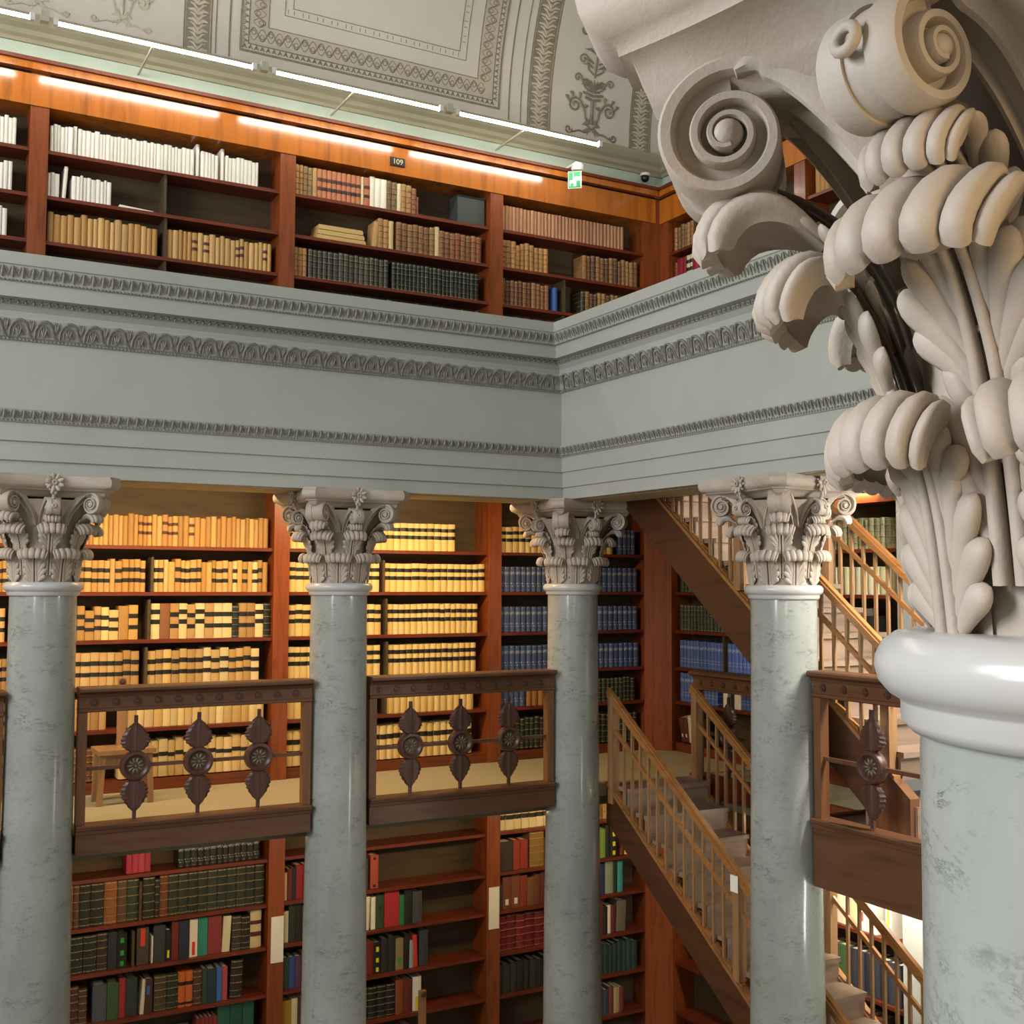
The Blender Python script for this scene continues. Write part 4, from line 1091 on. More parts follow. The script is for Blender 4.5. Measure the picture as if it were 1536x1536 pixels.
uniform('A', 2.065, 3.08, R[3], 'vellum', (.062, .078), (.28, .305), ['d3ad6a', 'c29a5a', 'e2ca90', 'c8a163'], 'cream or tan volume with two black labels', 'fourth shelf, right of its divider by the second column', 7, TWOL)
uniform('A', 1.175, 1.80, R[4], 'vellum', (.055, .075), (.24, .27), ['c2985a', 'b07f48'], 'tan volume', 'fifth shelf, at the left end of the left balustrade', 8, None)
uniform('A', 1.92, 3.10, R[4], 'vellum', (.06, .08), (.25, .275), ['dbbd80', 'e0c78c', 'cfaa68'], 'cream volume', 'fifth shelf, between frieze and carved leaves of the left balustrade', 9, None)
uniform('A', 1.175, 1.75, R[5], 'leather', (.055, .075), (.26, .31), ['8c6238', '7a522e', '9c7446'], 'brown volume', 'lowest middle gallery shelf, behind the step stool', 10, None)
uniform('A', 1.85, 3.10, R[5], 'vellum', (.06, .08), (.29, .32), ['dbbd80', 'e0c78c', 'd3b070'], 'cream volume with black label', 'lowest middle gallery shelf, seen behind the left balustrade medallions', 11, [('k', .55, .66)])
w2 = 'between second and corner column'
uniform('A', 3.285, 5.02, R[0], 'vellum', (.062, .082), (.255, .262), CREAM, 'cream volume with two black labels', 'top shelf between second and corner columns', 12, TWO, .05)
uniform('A', 3.285, 4.185, R[1], 'vellum', (.062, .085), (.262, .27), CREAM, 'cream volume with two black labels', 'second shelf, just right of the second column', 13, TWO, .05)
uniform('A', 4.215, 5.285, R[1], 'vellum', (.055, .085), (.262, .27), CREAM, 'cream volume with two black labels', 'second shelf, left of the corner column bookcase upright', 14, TWO, .05)
uniform('A', 3.285, 4.215, R[2], 'vellum', (.058, .07), (.278, .285), CREAM, 'cream volume with two black labels', 'third shelf, just right of the second column', 15, TWO, .05)
uniform('A', 4.25, 5.25, R[2], 'vellum', (.055, .068), (.278, .285), CREAM, 'cream volume with two black labels', 'third shelf, right of its divider and left of the plain upright', 16, TWO, .05)
uniform('A', 3.285, 4.225, R[3], 'vellum', (.058, .07), (.285, .29), CREAM, 'cream volume with two black labels', 'fourth shelf, just right of the second column', 17, TWO, .05)
uniform('A', 4.26, 5.20, R[3], 'vellum', (.055, .068), (.285, .29), CREAM, 'cream volume with two black labels', 'fourth shelf, above the right balustrade bay', 18, TWO, .05)
uniform('A', 3.285, 4.20, R[4], 'vellum', (.062, .078), (.255, .265), CREAM, 'cream volume with black label', 'fifth shelf, left part behind the right balustrade bay', 19, [('k', .80, .92)], .05)
uniform('A', 4.25, 5.20, R[4], 'vellum', (.062, .078), (.255, .265), CREAM, 'cream volume with black label', 'fifth shelf, right part behind the right balustrade bay', 20, [('k', .80, .92)], .05)
uniform('A', 3.285, 5.15, R[5], 'vellum', (.062, .078), (.31, .32), CREAM, 'cream volume with two black labels', 'lowest middle gallery shelf, behind the right balustrade bay', 21, [('k', .30, .42), ('k', .60, .74)], .05)
uniform('A', 5.44, 6.86, R[0], 'vellum', (.062, .082), (.25, .258), CREAM, 'cream volume with two black labels', 'top shelf behind the corner column capital', 22, TWO, .05)
uniform('A', 6.87, 7.12, R[0], 'stamped', (.05, .058), (.255, .26), BLUE, 'blue stamped volume', 'top shelf, right end beside the stair stringer', 23)
for k, (z, nm) in enumerate(((R[1], 'second'), (R[2], 'third'), (R[3], 'fourth'))):
    uniform('A', 5.44, 6.30, z, 'stamped', (.058, .068), (.245, .25), BLUE, 'blue stamped volume', nm + ' shelf, left of the corner column', 24 + k, None, .06)
    uniform('A', 6.30, 7.15, z, 'stamped', (.058, .068), (.245, .25), BLUE, 'blue stamped volume', nm + ' shelf, right of the corner column', 44 + k, None, .06)
uniform('A', 5.44, 5.75, R[4], 'stamped', (.058, .066), (.22, .24), BLUE, 'blue stamped volume', 'fifth shelf, behind the right end of the balustrade frieze', 30)
uniform('A', 5.76, 6.1, R[4], 'vellum', (.06, .08), (.2, .25), ['a8753c', 'c49858'], 'tan volume', 'fifth shelf, left of the corner column below the handrail', 31)
uniform('A', 6.30, 7.12, R[4], 'leather', (.045, .06), (.235, .25), ['2f3a2a', '29321f'], 'dark green leather volume', 'fifth shelf, right of the corner column', 32)
uniform('A', 5.46, 6.2, R[5], 'leather', (.05, .065), (.30, .32), ['2f3a2a', '29321f', '333a30'], 'dark green leather volume', 'lowest middle gallery shelf, left of the corner column', 33)
uniform('A', 6.25, 7.12, R[5], 'leather', (.05, .065), (.29, .31), ['2f3a2a', '29321f'], 'dark green leather volume', 'lowest gallery shelf, behind the lower stair top', 34)
for k, z in enumerate(R[:6]):
    uniform('A', .60, 1.0, z, 'vellum', (.045, .07), (.24, .28), TAN if k < 5 else BROWN, 'tan volume', ['top', 'second', 'third', 'fourth', 'fifth', 'lowest'][k] + ' shelf of the middle gallery, at the left picture edge', 60 + k, TWOL if k else None)
# --- middle gallery, right wall
uniform('B', 9.76, 8.35, R[1], 'leather', (.05, .065), (.26, .27), ['39443a', '2f3a2a'], 'dark green leather volume', 'second shelf on the right wall behind the stringer', 70)
uniform('B', 9.76, 8.35, R[2], 'leather', (.05, .065), (.26, .27), ['39443a', '2f3a2a'], 'dark green leather volume', 'third shelf on the right wall under the stringer', 71)
uniform('B', 9.76, 9.05, R[3], 'stamped', (.05, .06), (.275, .285), ['4a66a8', '44609c'], 'bright blue volume', 'fourth shelf on the right wall, left of its divider', 72, None, .06)
uniform('B', 8.99, 8.35, R[3], 'stamped', (.05, .06), (.275, .285), ['4a66a8', '44609c'], 'bright blue volume', 'fourth shelf on the right wall, right of its divider', 73, None, .06)
uniform('B', 9.76, 9.1, R[4], 'stamped', (.05, .06), (.29, .30), ['4a66a8', '44609c'], 'bright blue volume', 'fifth shelf on the right wall, above the far stair rail', 74, None, .06)
listed('B', 9.05, R[4], [('white', 'e6ddc4', .07, .27, 'cloth'), .05, ('black', '1e1c1a', .05, .25, 'cloth'), ('white', 'e8e0cc', .10, .27, 'cloth'), ('blue', '4a66a8', .06, .27, 'stamped'), ('blue', '4660a0', .06, .27, 'stamped'), ('blue', '4a66a8', .06, .27, 'stamped')], 'behind the guard rail on the right wall', 75)
listed('B', 9.72, R[5], [('brown', '5a3020', .06, .25, 'cloth', [('w', .2, .34)], .18), ('brown', '61352a', .07, .25, 'cloth', [('w', .2, .34)], .18), ('cream', 'd8cba8', .05, .28, 'cloth', '', .1), ('dark brown', '3a241a', .06, .24, 'cloth'), ('white', 'e4dcc8', .05, .24, 'cloth'), ('dark brown', '42281c', .08, .26, 'cloth'), ('black', '1c1a18', .08, .26, 'cloth')], 'on lowest shelf of the right wall', 76)
uniform('B', 8.1, 6.75, R[0], 'leather', (.05, .075), (.25, .27), ['8d8a68', '7b7858', '9b9674'], 'grey-olive leather volume', 'top shelf on the right wall, above the upper handrail', 77)
uniform('B', 8.1, 6.75, R[1], 'vellum', (.06, .075), (.235, .24), ['d9d0a8', 'd0c898', 'cfc79a'], 'pale cream volume', 'second shelf on the right wall, behind the upper balusters', 78, None, .06)
uniform('B', 8.1, 7.4, R[2], 'cloth', (.04, .07), (.22, .30), ['2a2622', '3a302a', '1f1d1c'], 'black cloth volume', 'third shelf on the right wall, behind the upper balusters', 79)
listed('B', 7.4, R[2], [('red', 'b2301e', .07, .27, 'cloth'), ('orange', 'd0592a', .04, .25, 'cloth'), ('dark', '2a2622', .08, .28, 'cloth'), ('grey', '6a5e58', .05, .26, 'cloth', '', .15), ('dark', '2a2622', .08, .22, 'cloth')], 'behind the upper balusters, third shelf', 80)

# --- upper gallery, far wall
U = [3.546, 3.166, 2.786, 2.401]
uniform('A', 1.18, 2.98, U[0], 'cloth', (.022, .04), (.225, .245), ['ece8dc', 'e6e2d6', 'f0ece2'], 'thin white volume', 'long white row on the top shelf of the upper gallery', 90, None, .03, skip=((2.37, 2.43), (2.59, 2.65), (1.35, 1.41)))
for x, h in ((2.40, .33), (2.62, .33), (1.38, .26)): place('A', x, U[0] if h > .3 else U[0], 'cloth', .03, h, .19, lin('#eee9dc'), 'tall white volume, %s, rising above the long white row' % ('left of the two tall ones' if x == 2.40 else 'right of the two tall ones' if x > 2.5 else 'near the left end'), None, setback=.02)
uniform('A', 1.17, 1.68, U[1], 'cloth', (.022, .04), (.20, .225), ['ece8dc', 'e6e2d6', 'f0ece2'], 'thin white volume', 'short white row on the second upper gallery shelf', 91, None, .03, skip=((1.265, 1.345),))
place('A', 1.30, U[1], 'cloth', .03, .285, .19, lin('#eee9dc'), 'tall tapering white volume rising above the short white row', None, tilt=.06, setback=.02)
o = tag(MB().hexa([(1.74, 10.03, 3.168), (2.03, 10.05, 3.168), (2.03, 10.22, 3.168), (1.74, 10.2, 3.168), (1.745, 10.03, 3.195), (2.03, 10.05, 3.185), (2.03, 10.22, 3.185), (1.745, 10.2, 3.195)]).build('paper_bundle', PAPER), 'flat cream paper bundle lying right of the short white row', 'paper')
uniform('A', 1.18, 2.11, U[2], 'vellum', (.038, .06), (.24, .275), TAN, 'golden tan volume', 'third upper gallery shelf, left of its divider', 92, None, .12)
uniform('A', 2.145, 3.115, U[2], 'vellum', (.035, .055), (.245, .27), TAN, 'golden tan volume', 'third upper gallery shelf, right of its divider', 93, [('r', .4, .5), ('r', .65, .75)], .12, lab_p=.2)
for k in range(3): uniform('A', .70, .93 - .02 * k, U[k], 'cloth', (.025, .04), (.22, .25), ['ece8dc', 'f0ece2'], 'thin white volume', ['top', 'second', 'third'][k] + ' upper gallery shelf, at the left picture edge', 94 + k, None, .03)
listed('A', 3.285, U[0], [('tan', 'b98a50', .04, .285, 'leather'), ('tan', 'b3854c', .04, .285, 'leather'), ('brown', '9a7444', .045, .28, 'leather'), ('olive brown', '8a7448', .045, .275, 'leather'), ('tan', 'b98f58', .045, .28, 'vellum')] +
       [('red banded tan', 'c07850', .048, .28, 'vellum', [('r', .58, .70), ('k' if q % 2 else 'r', .28, .40)]) for q in range(9)] +
       [('cream', 'dcc79a', .03, .28, 'vellum'), ('red banded tan', 'b8704a', .06, .28, 'vellum', [('r', .6, .72), ('k', .3, .4)]), ('white', 'efe8d4', .05, .30, 'cloth'), ('white', 'f0ead8', .06, .29, 'cloth'), ('white', 'efe9d6', .06, .29, 'cloth'), ('brown', '7a5e3c', .055, .29, 'leather'), ('brown', '806440', .055, .285, 'leather'),
        ('cream', 'e2d3a6', .045, .28, 'vellum'), ('tan', 'b4854a', .05, .285, 'leather'), ('tan', 'ae8048', .06, .28, 'leather'), ('brown', '8e5a38', .05, .26, 'leather'), ('brown', '7c4c30', .025, .18, 'leather')], 'on top shelf of the number plaque case', 97)
tag(MB().box(4.96, 5.26, 10.06, 10.25, 3.547, 3.84).build('box_file', flat('box_file_grey', lin('#3c4440'), .6)), 'large dark grey box file at the right end of the plaque case', 'box')
for k in range(3):
    m = MB().box(3.50 + .01 * k, 3.98 - .015 * k, 10.035, 10.25, 3.168 + .048 * k, 3.168 + .048 * k + .042)
    o = tag(m.build('vellum_book', flat('lying_vellum_%s' % 'abc'[k], lin('#c9a868'), .6)), '%s of three cream volumes lying flat on the second upper shelf' % ['lowest', 'middle', 'topmost'][k], 'book')
    MB().box(3.53, 3.99 - .015 * k, 10.045, 10.24, 3.168 + .048 * k + .007, 3.168 + .048 * k + .035).build('page_block', PAGES, o)
listed('A', 4.05, U[1], [('tan', 'b98f58', .06, .25, 'vellum', '', .08), ('tan', 'b08448', .055, .29, 'leather'), ('tan', 'bb8c50', .055, .285, 'leather'), ('cream', 'd6bd85', .05, .28, 'vellum'), .03] + [('brown', ['8e6238', '7f5632', '96703f', '875c34'][q % 4], .058, .285 - .004 * (q % 3), 'leather') for q in range(7)] +
       [('cream', 'd8c594', .05, .30, 'vellum')] + [('brown', ['8e5d38', '7f5632', '946034', '8a4f34'][q % 4], .058, .27 - .005 * (q % 3), 'leather') for q in range(8)], 'on second shelf of the number plaque case', 98)
listed('A', 3.28, U[2], [('tan', 'b98a50', .045, .27, 'leather'), ('tan', 'ad7f48', .045, .27, 'leather'), ('tan', 'b6884e', .04, .27, 'leather')], 'on third shelf of the number plaque case', 99)
uniform('A', 3.425, 4.24, U[2], 'leather', (.045, .055), (.27, .28), ['3b3a30', '44402f', '4a4838'], 'dark olive leather volume', 'third shelf of the number plaque case, left half', 100)
uniform('A', 4.26, 5.23, U[2], 'leather', (.04, .05), (.265, .275), ['24301f', '202a20', '2b3327'], 'dark green leather volume', 'third shelf of the number plaque case, right half', 101)
uniform('A', 3.8, 5.25, U[3], 'leather', (.045, .06), (.27, .285), DARK, 'dark leather volume', 'lowest upper gallery shelf, peeping over the cornice', 102)
uniform('A', 5.445, 6.98, U[0], 'vellum', (.040, .046), (.255, .262), ['ae7c58', 'a87654', 'b48460'], 'pinkish brown volume', 'even row on the top shelf below the exit sign', 103, None, .05)
uniform('A', 5.445, 6.02, U[1], 'leather', (.05, .06), (.25, .29), ['b98a50', 'a87840', 'c09a62', 'ad8048'], 'tan leather volume', 'second shelf below the exit sign, left group', 104)
uniform('A', 6.42, 7.15, U[1], 'leather', (.045, .06), (.25, .29), ['9a6e40', '7a5230', 'a87c4a', '5d4230'], 'brown leather volume', 'second shelf beside the upper corner, right group', 105)
uniform('A', 5.445, 6.05, U[2], 'leather', (.045, .058), (.25, .275), ['80502e', '6a4228', '8c6038'], 'dark brown leather volume', 'third shelf below the exit sign, left group', 106)
place('A', 6.08, U[2], 'cloth', .05, .25, .18, lin('#3f5f9c'), 'blue cloth volume ending a brown row below the exit sign', None)
uniform('A', 6.40, 6.98, U[2], 'leather', (.045, .06), (.24, .27), ['8a6036', '5d4028', 'a67a42', '3c3424'], 'mottled brown leather volume', 'third shelf beside the upper corner, right group', 107)
uniform('A', 5.45, 6.6, U[3], 'leather', (.045, .06), (.27, .285), BROWN, 'brown leather volume', 'lowest upper shelf below the exit sign, tops just showing', 108, skip=((6.12, 6.22),))
uniform('B', 9.82, 9.45, U[0], 'leather', (.045, .06), (.25, .28), ['b98a50', 'a07040', '8a6036'], 'tan leather volume', 'top upper shelf right of the corner', 109)
listed('B', 9.42, U[0], [('black', '24221c', .1, .28, 'leather'), ('dark green', '2f3626', .1, .27, 'leather'), ('brown', '6f4a2c', .06, .28, 'leather')], 'on top upper shelf beside the capital', 110)
listed('B', 9.82, U[1], [('brown', '8a4a38', .06, .26, 'leather'), ('crimson', '9c1f2a', .09, .29, 'cloth'), ('crimson', '98202a', .06, .29, 'cloth'), ('cream', 'e0d0a4', .06, .29, 'vellum', TWO), ('cream', 'e4d4a8', .05, .29, 'vellum', TWO), ('crimson', 'a02434', .10, .29, 'cloth'), ('brown', '8a5a38', .07, .27, 'leather'), ('brown', '7c4c30', .07, .27, 'leather')], 'on second upper shelf right of the corner', 111)
uniform('B', 7.7, 5.8, U[0], 'vellum', (.05, .07), (.25, .28), TAN, 'tan volume', 'upper right wall shelf behind the big capital', 112)

# --- ground floor, far wall
V = [-2.429, -2.819, -3.187, -3.591, -3.991, -4.40]
listed('A', 1.17, V[0], [('dark green flat-lying', '39483a', .34, .11, 'cloth'), .42, ('crimson', 'a0283c', .05, .16, 'cloth'), ('crimson', 'ac3048', .05, .16, 'cloth'), ('rose', 'b23c50', .05, .16, 'cloth'), ('crimson', 'a02c40', .05, .16, 'cloth')], 'on topmost ground shelf right of end column', 120)
uniform('A', 2.36, 3.10, V[0], 'stamped', (.05, .062), (.18, .20), ['22261f', '1d201c'], 'black volume with pale lettering', 'highest ground floor shelf, under the left balustrade beam', 121)
listed('A', 1.18, V[1], [('dark brown', '4d4130', .10, .34, 'leather'), ('dark olive', '43402c', .08, .345, 'leather'), ('dark brown', '4b3c2c', .08, .345, 'leather'), ('rust', '8a4f2a', .10, .35, 'leather'), ('brown', '5d3f2a', .05, .35, 'leather'), ('black', '2a2a20', .09, .355, 'leather'), ('black', '28281f', .11, .36, 'leather'), ('rust', '90562e', .11, .36, 'leather'), ('brown', '5f4630', .08, .36, 'leather'), ('dark green', '35402a', .10, .36, 'leather')], 'dark shelf right of end column', 122, .05, .955)
listed('A', 2.07, V[1], [('black', '2c2c24', .10, .35, 'leather'), ('black', '2a2820', .04, .32, 'leather'), ('reddish brown', '6f3f2a', .07, .35, 'leather')] + [('dark green', ['2f3526', '35392a', '2a3026'][q % 3], .083, .355 - .003 * (q % 3), 'leather') for q in range(10)], 'of divider, dark shelf left of second column', 123)
listed('A', 1.18, V[2], [('black', '25281f', .107, .30, 'leather')] * 5 + [('dark brown', '3a2c24', .085, .305, 'leather'), ('dark navy', '2a2c34', .075, .30, 'cloth'), ('black green-labelled', '1c1d1a', .08, .28, 'cloth', [('g', .06, .2), ('g', .36, .5), ('g', .72, .86)])], 'black leather shelf right of end column', 124)
listed('A', 2.03, V[2], [('grey red-topped', '4a4238', .10, .30, 'cloth', [('R', .5, .98)]), .02, ('white', 'e4dcc4', .015, .22, 'cloth'), ('charcoal', '33393a', .10, .30, 'cloth'), ('black yellow-labelled', '1c1d1a', .05, .25, 'cloth', [('y', .1, .35)]), ('dark red', '6e2a22', .06, .32, 'cloth'), ('navy', '262f44', .09, .32, 'cloth'), ('white', 'e6ddca', .07, .315, 'cloth', [('R', .05, .4)]), ('teal', '2a7a68', .085, .32, 'cloth'), ('dark red', '7c2726', .12, .32, 'cloth'), ('cream', 'cdc39a', .07, .30, 'cloth', '', .05), .02, ('dark brown', '3c3428', .08, .29, 'leather'), ('black', '2a251e', .08, .28, 'leather'), ('cream brown-banded', 'c9b284', .10, .32, 'vellum', [('r', .3, .42), ('r', .62, .72)])],
       'of divider on the mixed shelf', 125)
listed('A', 1.16, V[3], [('dark navy', '2b2a34', .05, .26, 'cloth'), ('orange', 'c85a2c', .03, .25, 'cloth'), ('dark red', '7a3626', .055, .31, 'cloth'), ('cream', 'd2c294', .09, .27, 'cloth'), ('black', '2c2a26', .03, .27, 'cloth'), ('red and white', 'd9c8a4', .09, .27, 'cloth', [('R', .3, .85)]), ('reddish brown', '4e2a20', .10, .31, 'leather'), ('brown', '4f3a26', .07, .28, 'leather'), .04, ('slate grey', '474b4c', .12, .29, 'cloth'), ('green', '3b5a30', .10, .29, 'cloth'), ('red', '9c2e2e', .055, .32, 'cloth'), ('charcoal', '333c36', .10, .31, 'cloth'), .02, ('cream leaning', 'd9d0b4', .035, .28, 'cloth', '', .07), ('brown blue-labelled', '4a2f26', .075, .28, 'cloth', [('b', .55, .8)]), .01, ('olive', '4e472e', .11, .29, 'leather'), ('dark green', '2f382b', .10, .29, 'leather'), ('orange', 'd0692c', .065, .29, 'vellum', [('c', .08, .14), ('c', .62, .72)]), ('orange', 'cf6a30', .065, .29, 'vellum', [('c', .08, .14), ('c', .62, .72)]), ('brown', '5a3a2c', .08, .29, 'leather'), ('dark green', '2c4030', .045, .29, 'cloth'), ('black teal', '1f2f30', .085, .28, 'cloth'), ('blue', '3a5fa0', .05, .28, 'cloth'), ('rose red', 'a34444', .05, .28, 'cloth'), .02, ('dark brown', '30261e', .11, .32, 'leather', '', .04)],
       'on ground shelf above the green books', 126, .05, .95)
tag(MB().box(2.05, 2.52, 10.03, 10.26, V[4], V[4] + .19).build('paper_box', PAPER), 'long white paper box lying left of the large green books', 'box')
listed('A', 2.54, V[4], [('dark red white-labelled', '7c2a22', .035, .28, 'cloth', [('w', .3, .4), ('w', .6, .7)])] * 5 + [('large green', '1f5238', .11, .36, 'cloth'), ('large green', '1d4c34', .11, .37, 'cloth'), ('large green', '20563a', .10, .365, 'cloth')], 'on bottom visible shelf left of second column', 127)
listed('A', 3.285, V[1], [('pale pink', 'd7b49a', .03, .24, 'cloth'), ('dark red', '6a2a20', .05, .27, 'cloth'), ('navy', '262c3c', .035, .27, 'cloth'), ('red', '8e1f24', .07, .29, 'cloth'), ('red', '8a2228', .06, .29, 'cloth'), ('brown', '4a3424', .08, .28, 'cloth'), ('dark green', '2c3a2c', .08, .28, 'cloth'), ('blue', '3a66b0', .09, .28, 'cloth'), .03,
        ('blue', '2f78c8', .10, .28, 'cloth'), ('slate', '47505a', .08, .30, 'cloth'), ('dark slate', '343a42', .085, .29, 'cloth'), ('dark slate', '3a4048', .05, .28, 'cloth'), .02, ('salmon', 'a84a38', .085, .30, 'cloth', [('c', .04, .12), ('c', .86, .94)])], 'along the shelf with blue books', 128, .05, .95)
listed('A', 3.285, V[2], [('cream', 'ccc0a0', .05, .27, 'cloth'), ('dark green', '2b352a', .07, .33, 'cloth'), ('black', '25221e', .06, .33, 'cloth'), ('brown', '4c3a2a', .1, .3, 'cloth'), ('navy', '2a3448', .1, .3, 'cloth'), ('brown', '4c3a2a', .1, .3, 'cloth'), ('black', '25221e', .1, .3, 'cloth'),
        ('pale green', 'b3c3a4', .085, .30, 'cloth'), ('blue', '3878b4', .085, .29, 'cloth'), ('white', 'e6e0d0', .045, .28, 'cloth', '', .03), ('cream', 'e4dcbc', .06, .30, 'cloth', '', .03), .02, ('white', 'ece8dc', .045, .29, 'cloth'), ('dark green', '2f4a2c', .09, .30, 'cloth', [('c', .6, .66)]), ('large red', 'a8262c', .16, .33, 'cloth'), ('green', '2a7444', .055, .27, 'cloth'), ('black', '20211f', .085, .32, 'cloth'), ('dark grey', '46444a', .105, .29, 'cloth')], 'on shelf with the large red book', 129, .05, .95)
listed('A', 3.285, V[3], [('green', '2f4a34', .06, .27, 'cloth'), ('blue', '34508c', .06, .27, 'cloth'), ('purple', '5a3a58', .06, .27, 'cloth'), ('brown', '4c3a2a', .1, .28, 'cloth'), ('navy', '2a3448', .1, .28, 'cloth'), ('dark', '2c2824', .1, .28, 'cloth'), ('dark', '2c2824', .12, .28, 'cloth'),
        ('olive', '6e7050', .045, .26, 'cloth'), ('red', 'a8302a', .08, .30, 'cloth'), ('dark navy', '222733', .09, .27, 'cloth'), .015, ('dark red', '74201f', .075, .30, 'cloth'), ('black yellow-labelled', '181916', .08, .28, 'cloth', [('y', .06, .2), ('y', .36, .5), ('y', .7, .86)]), ('brown black', '2e2924', .075, .30, 'cloth'), ('black green', '262c26', .075, .31, 'cloth'), ('tan and green', '8a7a58', .085, .28, 'cloth', [('g', .2, .4)]), ('black', '1d1d1d', .06, .31, 'cloth', '', .03), ('pale blue', '9aa4b0', .045, .25, 'cloth'), ('red', 'c23a34', .05, .29, 'cloth', '', -.04), .01, ('dark slate', '353d46', .10, .33, 'cloth')], 'on shelf with the black and yellow book', 130, .05, .95)
listed('A', 3.285, V[4], [('mustard', 'a8842c', .09, .30, 'cloth'), ('cream', 'dccf9e', .06, .31, 'cloth'), ('brown', '4c3a2a', .1, .3, 'cloth'), ('brown', '4c3a2a', .1, .3, 'cloth'), ('dark', '2c2824', .1, .3, 'cloth'), ('dark', '2c2824', .12, .3, 'cloth')] + [('black', '26261e', .095, .29, 'leather')] * 6 + [('rust', '8a4824', .085, .31, 'cloth'), ('red brown', '6a2c20', .095, .30, 'cloth'), ('white and yellow', 'e4dfd2', .095, .31, 'cloth', [('y', .03, .42)])], 'on shelf with the white and yellow book', 131, .05, .95)
listed('A', 3.9, V[5], [('white', 'e6e0d0', .2, .18, 'cloth'), .1, ('white', 'e8e4d8', .25, .22, 'cloth'), ('red and blue', 'a82430', .1, .28, 'cloth', [('b', .7, .85)])], 'behind the pole of the step stool', 132)
uniform('A', 5.44, 6.12, V[0], 'vellum', (.08, .095), (.355, .365), ['dccb9c', 'd6c594', 'e0d0a4'], 'cream volume with brown labels', 'highest ground floor shelf left of the corner column', 133, [('k', .28, .40), ('r', .72, .82)], .05)
listed('A', 5.44, V[1], [('dark brown', '39312a', .17, .28, 'cloth'), ('red', '8f3428', .08, .28, 'cloth'), ('red', '8c3026', .085, .28, 'cloth'), .02, ('mottled tan', '8e6c38', .17, .37, 'leather')], 'on second ground shelf left of corner column', 134)
listed('A', 5.44, V[2], [('navy', '343e4a', .05, .24, 'cloth'), ('red brown', '74402c', .10, .31, 'cloth', [('w', .12, .3)]), ('red brown', '7c4630', .10, .32, 'cloth', [('w', .12, .3)]), ('red', '86392c', .08, .30, 'cloth'), ('brown', '74502c', .08, .27, 'cloth'), ('brown', '6c3c28', .07, .29, 'cloth'), ('dark red', '602c24', .08, .31, 'cloth')], 'of white-labelled row left of corner column', 135)
uniform('A', 5.44, 6.10, V[3], 'leather', (.10, .115), (.335, .345), ['7c2428', '74222a', '822a2c'], 'dark red leather volume', 'red row left of the corner column', 136)
uniform('A', 5.44, 6.2, V[4], 'cloth', (.06, .09), (.26, .29), ['34382e', '2a2e28', '3c3a30'], 'dark cloth volume', 'bottom visible shelf left of the corner column', 137)
uniform('A', 6.42, 7.1, V[0], 'leather', (.07, .09), (.30, .35), ['9a7440', 'ad8850', '8a6a3c'], 'tan leather volume', 'highest ground floor shelf right of the corner column', 138)
listed('A', 6.45, V[1], [('red', 'a03a2c', .05, .24, 'cloth'), ('pale pink', 'dcb69a', .085, .27, 'cloth'), ('lime green', '7a9a3c', .11, .29, 'cloth'), ('black', '22211e', .06, .32, 'cloth'), ('black yellow-labelled', '1c1b16', .09, .29, 'cloth', [('y', .05, .2), ('y', .36, .52), ('y', .7, .86)]), .03, ('dark red', '6c2a24', .05, .22, 'cloth', '', .12), ('yellow', 'c9b84a', .05, .22, 'cloth', '', .12), ('green', '3c5a34', .05, .22, 'cloth', '', .12)], 'of row right of the corner column', 139)
listed('A', 6.42, V[2], [('slate blue', '38485a', .14, .29, 'cloth', [('w', .6, .8)]), ('navy', '2c3d66', .13, .31, 'cloth'), ('sage green', '8a9c7c', .10, .32, 'cloth'), ('black', '26302c', .05, .32, 'cloth'), ('teal', '3c9a98', .07, .31, 'cloth')], 'of blue row right of the corner column', 140)
listed('A', 6.42, V[3], [('white-topped brown', '5a3a26', .09, .32, 'cloth', [('w', .4, .95)]), ('dark red', '7c2632', .15, .35, 'cloth'), ('black', '26261e', .06, .27, 'cloth'), ('white', 'e4dcc0', .04, .28, 'cloth'), ('dark red', '6a2424', .06, .27, 'cloth'), ('grey brown', '6e6450', .12, .31, 'cloth', '', .05)], 'of short row right of the corner column', 141)
uniform('A', 6.44, 7.12, V[4], 'cloth', (.05, .07), (.28, .31), ['2c4038', '30483e'], 'dark green cloth volume with pale page tops', 'green row right of the corner column', 142)
uniform('A', 6.44, 7.0, V[5], 'cloth', (.05, .09), (.24, .28), ['7a3a34', '8a8a80', '3a4452', 'b49a68'], 'mixed cloth volume', 'lowest row right of the corner column, tops only', 143)
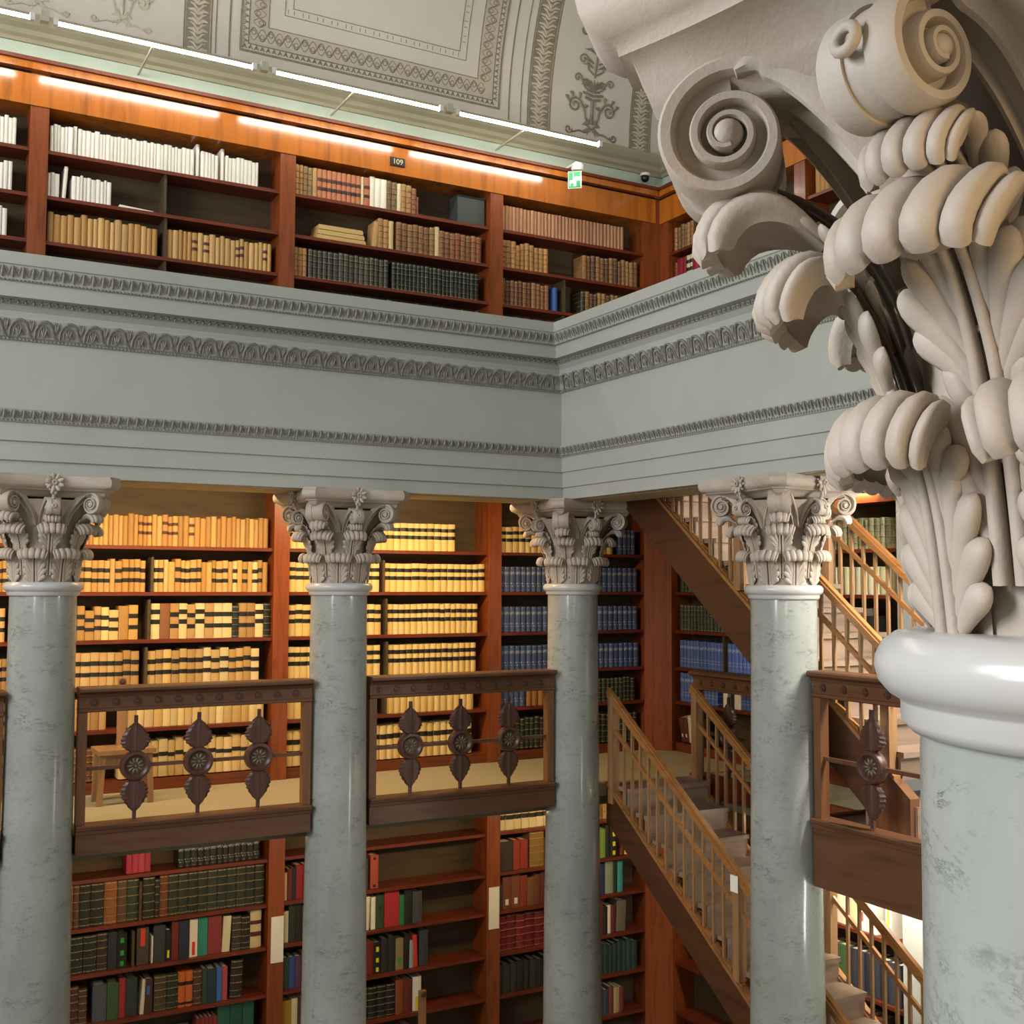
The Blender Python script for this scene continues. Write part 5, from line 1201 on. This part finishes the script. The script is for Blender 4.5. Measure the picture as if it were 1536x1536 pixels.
# --- ground floor, right wall
B_ = [-2.43, -2.93, -3.45, -3.90]
uniform('B', 9.74, 8.6, B_[1], 'vellum', (.06, .09), (.33, .38), ['b8904c', 'a8803e'], 'tan volume', 'ground floor right wall, glimpsed under the lower stringer', 150)
uniform('B', 9.74, 8.4, B_[2], 'leather', (.08, .10), (.34, .36), ['2a2c22', '30322a'], 'black leather volume', 'ground floor right wall, beside the lower stringer', 151)
listed('B', 8.1, B_[0], [('cream', 'ded2b4', .4, .3, 'cloth')], 'high on the right ground wall', 152)
listed('B', 8.0, B_[1], [('tan', 'b08a58', .10, .36, 'cloth'), ('white', 'e8e2d0', .08, .36, 'cloth'), ('cream', 'dccfa6', .12, .36, 'cloth'), ('white', 'ece8dc', .14, .35, 'cloth'), ('cream', 'e4dab8', .14, .37, 'cloth'), ('pale tan', 'd6c496', .12, .36, 'cloth'), ('white', 'ece6d6', .10, .38, 'cloth', [('R', .2, .4), ('c', .55, .8)]), ('white', 'eae4d4', .12, .38, 'cloth'), .09, ('white and yellow', 'e6e0cc', .07, .42, 'cloth', [('y', .25, .75)])], 'behind the lower balusters at far right', 153)
listed('B', 7.75, B_[2], [('red', '8a2024', .10, .34, 'cloth'), ('red', '962428', .11, .34, 'cloth'), ('green', '4f6a3c', .14, .34, 'cloth'), ('charcoal', '3c3c40', .09, .34, 'cloth'), ('charcoal', '44424a', .08, .34, 'cloth'), ('dark slate', '32343c', .09, .34, 'cloth'), ('charcoal', '3a3a3e', .08, .34, 'cloth'), ('dark slate', '30323a', .09, .34, 'cloth'), ('dark slate', '3a3c46', .08, .34, 'cloth'), ('charcoal', '38363c', .06, .34, 'cloth')], 'of row below the white books at far right', 154)
listed('B', 7.6, B_[3], [('brown', '5a3a2a', .1, .3, 'cloth'), ('red', '962a2c', .12, .33, 'cloth'), ('red', 'a0322e', .10, .33, 'cloth'), ('orange', 'b8622c', .08, .3, 'cloth'), ('orange', 'b05a2a', .08, .3, 'cloth'), ('brown', '6a4430', .10, .3, 'cloth')], 'of red row near the picture bottom, far right', 155)
import OpenImageIO as oiio, numpy as np, sys
im=oiio.ImageBuf('/workdir/render_main.png').get_pixels(oiio.UINT8)
s=im.shape[0]/1536
for nm,x,y in (('frieze A left',100,540),('frieze A mid',500,590),('frieze B',1000,590),('frieze B r',1180,560),('vault mid',560,40),('vault R',780,100),('col1',60,1100),('col2',505,1100),('col3',860,1100),('col4',1175,1100),('col5 left',1420,1250),('col5 right',1510,1250),('abacus',1100,60),('row1 lobe',1330,640),('cream books',650,865),('tan books',330,860),('blue',790,935),('carpet',350,1195),('rail',700,1035),('beam',680,1200),('white books',250,235),('green wall',400,150),('stringer',1060,880),('B beam',1300,1270),('stool',0,0),('book low dark',200,1340),('post low',415,1480),('neckring L',1360,985),('neckring R',1510,985)):
    x0,y0=int(x*s),int(y*s); print(nm,(x,y),im[max(0,y0-3):y0+4,max(0,x0-3):x0+4,:3].reshape(-1,3).mean(0).astype(int))
